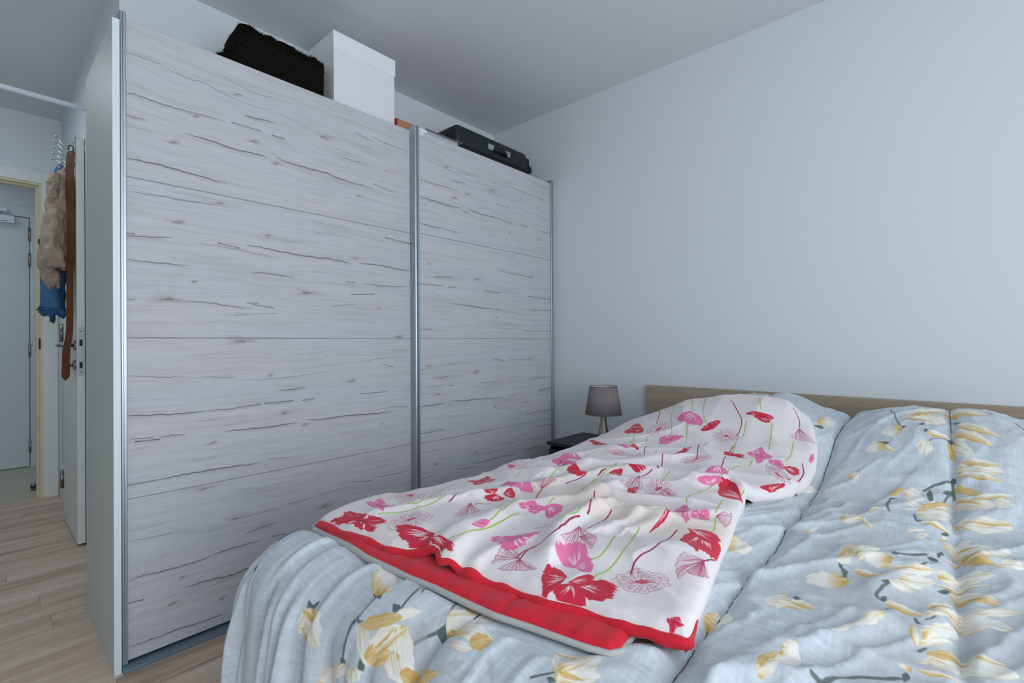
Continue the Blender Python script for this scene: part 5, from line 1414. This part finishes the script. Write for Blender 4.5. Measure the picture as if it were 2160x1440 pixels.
# ---------------------------------------------------------------- things on top of the wardrobe
ZT = 2.05
def heap(name, y0, y1, ytab, ztab, xc, rx, m, parent, ny=90, na=48, seed=4):
    V = []; F = []; ys = np.linspace(y0, y1, ny)
    for i, y in enumerate(ys):
        zt = np.interp(y, ytab, ztab); e = min(1, (.02 + min(i, ny - 1 - i)) / 3)
        for k in range(na):
            th = 2 * math.pi * k / na; c, s = math.cos(th), math.sin(th)
            c = math.copysign(abs(c) ** .5, c); s = math.copysign(abs(s) ** .35, s)
            h = (zt - ZT - .001) / 2 * (.3 + .7 * e); z = ZT + .001 + h + h * s
            n_ = (float(vnoise(y * 22, k * .5, seed)) - .5) * .016
            V.append((xc + rx * (.55 + .45 * e) * c + n_ * (1 if s > -.9 else 0), y, max(ZT + .001, z + n_ * (s > .1))))
    for i in range(ny - 1):
        for k in range(na): F.append((i * na + k, (i + 1) * na + k, (i + 1) * na + (k + 1) % na, i * na + (k + 1) % na))
    F.append(tuple(range(na))); F.append(tuple((ny - 1) * na + k for k in range(na))[::-1])
    return obj(name, V, F, m, parent, True)
t = thing('fleece_throw', 'black-brown fleece throw bunched on top of the wardrobe beside the white box', 'throw', (-2.2, .84, ZT))
hp = heap('folded_cloth', .575, 1.055, [.575, .62, .66, .685, .690, .700, .75, .80, .85, .92, .97, 1.01, 1.035, 1.05, 1.055], [2.115, 2.155, 2.185, 2.205, 2.285, 2.310, 2.322, 2.316, 2.310, 2.314, 2.308, 2.312, 2.312, 2.300, 2.285], -2.155, .095, FLEECE, t)
rp = random.Random(2); me = hp.data; V = []; F = []; off = origin(t)
polys = [p for p in me.polygons if len(p.vertices) == 4]
for _ in range(9000):
    p = rp.choice(polys); c = sum(((me.vertices[i].co) * rp.random() for i in p.vertices), Vector()); s_ = 0
    ws = [rp.random() for _ in p.vertices]; sw = sum(ws); c = sum((me.vertices[i].co * (a / sw) for i, a in zip(p.vertices, ws)), Vector()) + off
    if c.z < ZT + .02: continue
    nrm = (p.normal + Vector((rp.uniform(-.7, .7), rp.uniform(-.7, .7), rp.uniform(-.5, .5)))).normalized(); tn = nrm.cross(Vector((rp.random(), rp.random(), rp.random()))).normalized()
    l = rp.uniform(.006, .016); k = len(V)
    V += [c - tn * .0012, c + tn * .0012, c + nrm * l]; F.append((k, k + 1, k + 2))
o = obj('fleece_pile', V, F, FLEECE, t); o['kind'] = 'stuff'

t = thing('archive_box', 'tall white lidded cardboard box standing on the wardrobe', 'box', (-2.24, 1.245, ZT))
bm = bmesh.new(); vv = bx(bm, -2.42, -2.055, 1.085, 1.411, ZT, 2.45, .003); bm_obj('box_body', bm, CARDW, t)
bm = bmesh.new()
bx(bm, -2.424, -2.051, 1.082, 1.414, 2.375, 2.458, .0025); bm_obj('lid', bm, mat('white_lid_card', srgb(230, 232, 236), .65), t)

t = thing('shoe_box', 'brown cardboard box with a red end, squeezed behind the door stile', 'box', (-2.2, 1.49, ZT))
box('carton', -2.40, -2.052, 1.418, 1.575, ZT, 2.168, CARDB, t, .001)
bm = bmesh.new(); bx(bm, -2.402, -2.050, 1.4165, 1.426, ZT + .001, 2.170, .0005); bm_obj('red_end', bm, CARDR, t)
bm = bmesh.new(); bx(bm, -2.402, -2.053, 1.426, 1.577, 2.168, 2.1705); bm_obj('red_lid', bm, CARDR, t)
t = thing('flat_box', 'flat pale grey box with a darker lid edge in front of the suitcase', 'box', (-2.1, 1.7, ZT))
box('box_body', -2.17, -2.03, 1.590, 1.812, ZT, 2.158, CARDG, t, .001)
box('lid_edge', -2.175, -2.022, 1.585, 1.842, 2.158, 2.163, CARDE, t, .0008)
# small white label card leaning behind the stile
t = thing('label_card', 'small white printed card on the wardrobe top behind the middle stile', 'card', (-2.035, 1.545, ZT))
bm = bmesh.new(); bx(bm, -2.022, -2.019, 1.500, 1.585, ZT, 2.152); bm_obj('card', bm, PAPER, t)
bm = bmesh.new()
for k in range(6): bx(bm, -2.0191, -2.0186, 1.532 + k * .007, 1.537 + k * .007, 2.122, 2.129)
for k in range(3): bx(bm, -2.0191, -2.0186, 1.534 + k * .006, 1.538 + k * .006, 2.135, 2.138)
bm_obj('card_print', bm, INK, t)

t = thing('suitcase', 'black hard-shell suitcase lying flat on the wardrobe by the corner', 'suitcase', (-2.22, 2.16, ZT))
def shell(name, x0, x1, y0, y1, z0, z1, r, m, parent, ribs=True):
    bm = bmesh.new(); vv = bx(bm, x0, x1, y0, y1, z0, z1, r, 5); return bm_obj(name, bm, m, parent, True)
sx0, sx1, sy0, sy1 = -2.455, -2.065, 1.835, 2.470
shell('upper_shell', sx0, sx1, sy0, sy1, 2.172, 2.297, .030, CASE, t)
shell('lower_shell', sx0, sx1, sy0, sy1, ZT + .004, 2.166, .030, CASE, t)
box('zip_band', sx0 + .006, sx1 - .004, sy0 + .006, sy1 - .006, 2.160, 2.178, CASED, t, .004)
for k in range(5):
    yy = sy0 + .07 + k * .135
    bm = bmesh.new(); bx(bm, sx0 + .03, sx1 - .03, yy, yy + .028, 2.294, 2.302, .004); bm_obj('shell_rib', bm, CASE, t)
for k, xx in enumerate((-2.40, -2.30, -2.2)):
    bm = bmesh.new(); bx(bm, xx, xx + .05, sy0 - .022, sy0 + .01, 2.175, 2.280 - k * .006, .014, 4); bm_obj('corner_rib', bm, CASE, t, True)
for yy, h in ((2.115, .026), (2.268, .020)):
    bm = bmesh.new(); bx(bm, sx1 - .004, sx1 + .008, yy - h, yy + h, 2.216, 2.250, .003); bm_obj('handle_plate', bm, LATCH, t)
tube('carry_handle', [(sx1 + .004, 2.135, 2.223), (sx1 + .018, 2.15, 2.221), (sx1 + .027, 2.19, 2.219), (sx1 + .018, 2.235, 2.220), (sx1 + .004, 2.25, 2.221)], .0095, CASED, t, 12, (1, 1.2))
for xx in (-2.09, -2.42):
    wv = box('wheel_fork', xx - .022, xx + .022, sy1 - .012, sy1 + .022, 2.196, 2.268, CASED, t, .008)
    V, F = tube_data([(xx - .014, sy1 + .028, 2.200), (xx + .014, sy1 + .028, 2.200)], .026, 20); obj('wheel', V, F, CASED, t, True)

# ---------------------------------------------------------------- bed
t = thing('bed', 'wide bed with a low grey-brown oak headboard against the back wall', 'bed', (-.27, 1.45, 0))
HBX0, HBX1 = -1.248, .715
bm = bmesh.new(); bx(bm, HBX0, HBX1, 2.5285, 2.5575, .12, .7846, .0025); bm_obj('headboard', bm, OAKG, t)
for x in (BED_L + .02, BED_R - .05): box('side_rail', x, x + .03, .56, 2.5285, .18, .34, OAKG, t, .002)
box('foot_rail', BED_L + .05, BED_R - .05, .56, .59, .18, .34, OAKG, t, .002)
for x in (BED_L + .02, BED_R - .08):
    for y in (.56, 2.44): box('leg', x, x + .06, y, y + .06, 0, .18, OAKG, t, .002)
box('mattress', BED_L + .05, BED_R - .05, .60, 2.50, .34, .535, MATT, t, .03, 4)

# grey comforter
GIMG = paint_magnolias(); MG = cloth_mat('magnolia_print_cotton', GIMG, 900, .30)
nu, nv = 470, 430
u = np.linspace(GX0 + .003, GX1 - .003, nu); v = np.linspace(GY0 + .003, GY1 - .003, nv)
U, Vv = np.meshgrid(u, v); G3 = grey_point(U, Vv)
uvg = np.stack([(U - GX0) / (round((GX1 - GX0) / .001) * .001), (Vv - GY0) / (round((GY1 - GY0) / .001) * .001)], -1).reshape(-1, 2)
gd = thing('grey_comforter', 'grey-blue quilted comforter printed with white and ochre magnolias covering the bed', 'comforter', (-.27, 1.45, .5))
obj('printed_cover', G3.reshape(-1, 3), grid_faces(nv, nu), MG, gd, True, uvg)
# dark stitching sunk in the channel seams
bm_v = []; bm_f = []
for k in range(-4, 3):
    xs = SEAM0 + k * SEAMP
    vv_ = np.linspace(GY0 + .05, GY1 - .01, 260); q = grey_point(np.full(260, xs), vv_)
    Vt, Ft = tube_data([tuple(p + np.array([0, 0, .0006])) for p in q], .0016, 5)
    o_ = len(bm_v); bm_v += Vt; bm_f += [tuple(i + o_ for i in f) for f in Ft]
    obj('seam_stitching', Vt, Ft, mat('dark_grey_thread', srgb(72, 84, 94), .9), gd, True)

# folded poppy duvet
PIMG = paint_poppies(); MP = cloth_mat('poppy_print_cotton', PIMG, 1100, .22)
ns, nt_ = 330, 520
P2, Sg, Tg = pink_grid(ns, nt_)
ef, _ = polydist(P2[..., 0], P2[..., 1], PINK_FRONT); er, _ = polydist(P2[..., 0], P2[..., 1], PINK_RIGHT); el, _ = polydist(P2[..., 0], P2[..., 1], PINK_LEFT)
PZ = pink_height(P2[..., 0], P2[..., 1], ef, er, el)
P3 = np.dstack([P2, PZ])
pd = thing('poppy_duvet', 'white duvet printed with red and pink poppies, folded to show its red lining', 'duvet', (-.7, 1.3, .6))
uvp = np.stack([(P2[..., 0] - PX0) / (round((PX1 - PX0) / .0008) * .0008), (P2[..., 1] - PY0) / (round((PY1 - PY0) / .0008) * .0008)], -1).reshape(-1, 2)
# the cover turns down at its folded left side and at the head end
skl = P3[:, 0].copy(); rows = [P3]
obj('printed_cover', P3.reshape(-1, 3), grid_faces(nt_, ns), MP, pd, True, uvp)
lw = under_z(P3[:, 0, 0], P3[:, 0, 1]) + .004
sk = []
for g, (dx, f) in enumerate([(0, 0), (-.008, .25), (-.010, .55), (-.006, .85), (.006, 1.0)]):
    q = P3[:, 0].copy(); q[:, 0] += dx; q[:, 2] = q[:, 2] * (1 - f) + lw * f; sk.append(q)
sk = np.array(sk)
rh = []
for g, (dx, f) in enumerate([(0, 0), (.003, .3), (.003, .7), (-.004, 1.0)]):
    q = P3[:, -1].copy(); lw2 = np.maximum(under_z(q[:, 0], q[:, 1]) + .002, q[:, 2] - .03); q[:, 0] += dx; q[:, 2] = q[:, 2] * (1 - f) + lw2 * f; rh.append(q)
rh = np.array(rh)
obj('turned_hem', rh.reshape(-1, 3), grid_faces(len(rh), nt_), mat('white_hem_cotton', srgb(226, 219, 220), .88, spec=.18), pd, True)
hh = []
for g, (dy, f) in enumerate([(0, 0), (.004, .3), (.004, .7), (-.002, 1.0)]):
    q = P3[-1].copy(); lw3 = np.maximum(under_z(q[:, 0], q[:, 1]) - .004, q[:, 2] - .05); q[:, 1] += dy; q[:, 2] = q[:, 2] * (1 - f) + lw3 * f; hh.append(q)
hh = np.array(hh)
obj('turned_hem', hh.reshape(-1, 3), grid_faces(len(hh), ns), bpy.data.materials['white_hem_cotton'], pd, True)
fh = []
for dy, dz in ((0, 0), (-.0022, -.0030), (-.0020, -.0065), (.004, -.012)):
    q = P3[0].copy(); q[:, 1] += dy; q[:, 2] += dz; fh.append(q)
fh = np.array(fh)
obj('turned_hem', fh.reshape(-1, 3), grid_faces(len(fh), ns), bpy.data.materials['white_hem_cotton'], pd, True)
obj('turned_side', sk.reshape(-1, 3), grid_faces(len(sk), nt_), mat('white_cotton', srgb(226, 219, 220), .88, spec=.18), pd, True)
# red lining: rolled rim below the hem of the upper layer, plus the lower layer with its red face up
rim = np.concatenate([P3[0], P3[1:26, -1]])
tn = np.gradient(rim[:, :2], axis=0); tn /= np.linalg.norm(tn, axis=1)[:, None] + 1e-9
rimp = rim.copy(); rimp[:, 0] += tn[:, 1] * .0025; rimp[:, 1] -= tn[:, 0] * .0025
rimp[:, 2] -= .0088 + .0015 * vnoise(np.arange(len(rim)) * .12, 0 * rimp[:, 0], 5)
wob = .0015 * np.sin(np.arange(len(rim)) * .35)
Vr, Fr = tube_data([tuple(p) for p in rimp[::2]], [(.0080 + .0016 * math.sin(i * .21) + .0010 * math.sin(i * .47 + 1)) * min(1, .15 + (len(rimp) / 2 - i) / 14) for i in range(len(rimp[::2]))], 10)
ul = P3[4:-4:4, 4:-3:4].copy(); ul[..., 2] -= .013
obj('red_lining', ul.reshape(-1, 3), grid_faces(ul.shape[0], ul.shape[1]), RED, pd, True)
rl = obj('red_lining_rim', Vr, Fr, RED, pd, True)
low = pick(PINK_LOW, np.linspace(0, 1, 260))
front = low; nrow = 60; R3 = []; back_y = 1.05
fx = front[:, 0]; fy = front[:, 1]
kx = np.clip((fx + 1.115) / .78, 0, 1)
for j in range(nrow):
    g = (j / (nrow - 1)); gg = g ** 1.8
    xx = fx * (1 - gg) + (-1.11 + .74 * kx) * gg; yy = fy * (1 - gg) + back_y * gg
    e, _ = polydist(xx, yy, PINK_LOW)
    prof = np.sqrt(np.clip(1 - (1 - np.clip(e / .020, 0, 1)) ** 2, 0, 1))
    bl = sstep(.50, .60, yy)
    gz = grey_top(xx, np.maximum(yy, BED_F)) if j == 0 else None
    z = under_z(xx, yy) + .002 + .013 * prof + .0016 * np.sin(xx * 95 + 3 * np.sin(xx * 31)) * prof * np.exp(-e / .03) + .004 * ridge(xx * 14, yy * 9, 51) ** 2 * prof
    z = z + .002 * np.exp(-((xx + .735) / .05) ** 2) * prof
    # stitched channel lines of the lining
    sdl = np.abs(((xx + .52) / .30) - np.round((xx + .52) / .30)) * .30
    z = z - .004 * np.exp(-(sdl / .008) ** 2) * prof
    R3.append(np.stack([xx, yy, z], -1))
R3 = np.array(R3)
obj('lower_red_layer', R3.reshape(-1, 3), grid_faces(nrow, 260), RED, pd, True)
pp = R3[0].copy(); pp[:, 2] += .002
pp = np.concatenate([[[pp[0, 0] - .004, pp[0, 1] + .02, pp[0, 2] + .012]], pp])
Vr, Fr = tube_data([tuple(p) for p in pp], [(.0080 - .0038 * (i / len(pp))) for i in range(len(pp))], 9); obj('grey_piping', Vr, Fr, PIPE, pd, True)
# loose thread at the hem
c0 = P3[0, int(ns * .72)]
tube('loose_thread', [tuple(c0 + np.array(d)) for d in ((0, 0, -.004), (-.012, -.006, -.012), (-.03, -.008, -.016), (-.045, -.012, -.017))], .0005, PAPER, pd, 5)

# ---------------------------------------------------------------- nightstand and lamp
t = thing('nightstand', 'black-brown bedside cabinet between the wardrobe and the bed', 'nightstand', (-1.48, 2.36, 0))
box('top', -1.688, -1.275, 2.178, 2.545, .444, .462, BLACKW, t, .0015)
bm = bmesh.new()
bx(bm, -1.678, -1.660, 2.196, 2.540, 0, .444); bx(bm, -1.303, -1.285, 2.196, 2.540, 0, .444); bx(bm, -1.66, -1.303, 2.530, 2.540, .05, .444); bx(bm, -1.66, -1.303, 2.20, 2.53, .05, .068)
bm_obj('carcass', bm, BLACKW, t)
for z0, z1 in ((.268, .420), (.075, .262)):
    d_ = box('drawer', -1.676, -1.287, 2.180, 2.196, z0, z1, BLACKW, t, .0015)
    lathe('knob', -1.48, 0, [(.004, 0), (.006, .012), (.012, .018), (.011, .024), (.001, .026)], STEEL, d_, 16)
    kb = d_.children[0]
    for vtx in kb.data.vertices:
        p = vtx.co + origin(t); vtx.co = Vector((p.x, 2.180 - p.z, (z0 + z1) / 2 + p.y)) - origin(t)
LX, LY, LZ = -1.392, 2.305, .462
t = thing('table_lamp', 'small table lamp with taupe shade and flared satin steel base', 'lamp', (LX, LY, LZ))
lathe('base', LX, LY, [(.050, LZ), (.050, LZ + .003), (.046, LZ + .012), (.038, LZ + .032), (.030, LZ + .062), (.0225, LZ + .098), (.0175, LZ + .132), (.0145, LZ + .165), (.0130, LZ + .19), (.0130, LZ + .21), (.006, LZ + .212)], STEEL, t, 48)
lathe('bulb_holder', LX, LY, [(.011, LZ + .21), (.013, LZ + .215), (.013, LZ + .25), (.008, LZ + .255)], CASED, t, 20)
lathe('bulb', LX, LY, [(.008, LZ + .252), (.020, LZ + .275), (.022, LZ + .29), (.014, LZ + .308), (.001, LZ + .313)], PAPER, t, 20)
z0, z1 = LZ + .170, LZ + .323
sh = lathe('lamp_shade', LX, LY, [(.101, z0), (.0755, z1), (.0738, z1), (.0993, z0)], SHADE, t, 64, closed=True)
lathe('shade_lining', LX, LY, [(.0990, z0 + .001), (.0735, z1 - .001), (.0732, z1 - .001), (.0987, z0 + .001)], SHADEIN, sh, 48, closed=True)
tube('shade_rim', [(LX + .0748 * math.cos(a), LY + .0748 * math.sin(a), z1) for a in np.linspace(0, 2 * np.pi, 49)], .0016, mat('dark_shade_trim', srgb(48, 46, 46), .8), sh, 6)
for k in range(3):
    a = k * 2.094 + .4
    tube('spider', [(LX + .012 * math.cos(a), LY + .012 * math.sin(a), LZ + .24), (LX + .074 * math.cos(a), LY + .074 * math.sin(a), z1 - .006)], .001, STEEL, sh, 6)
tube('power_cord', smooth_line([(LX + .045, LY + .01, LZ + .004), (LX + .065, LY + .03, LZ + .012), (LX + .09, LY + .06, LZ + .027), (LX + .11, LY + .10, LZ + .028), (LX + .125, LY + .14, LZ + .012), (LX + .135, LY + .175, LZ - .06), (LX + .14, LY + .2, LZ - .2)], 6), .0028, CORD, t, 8)
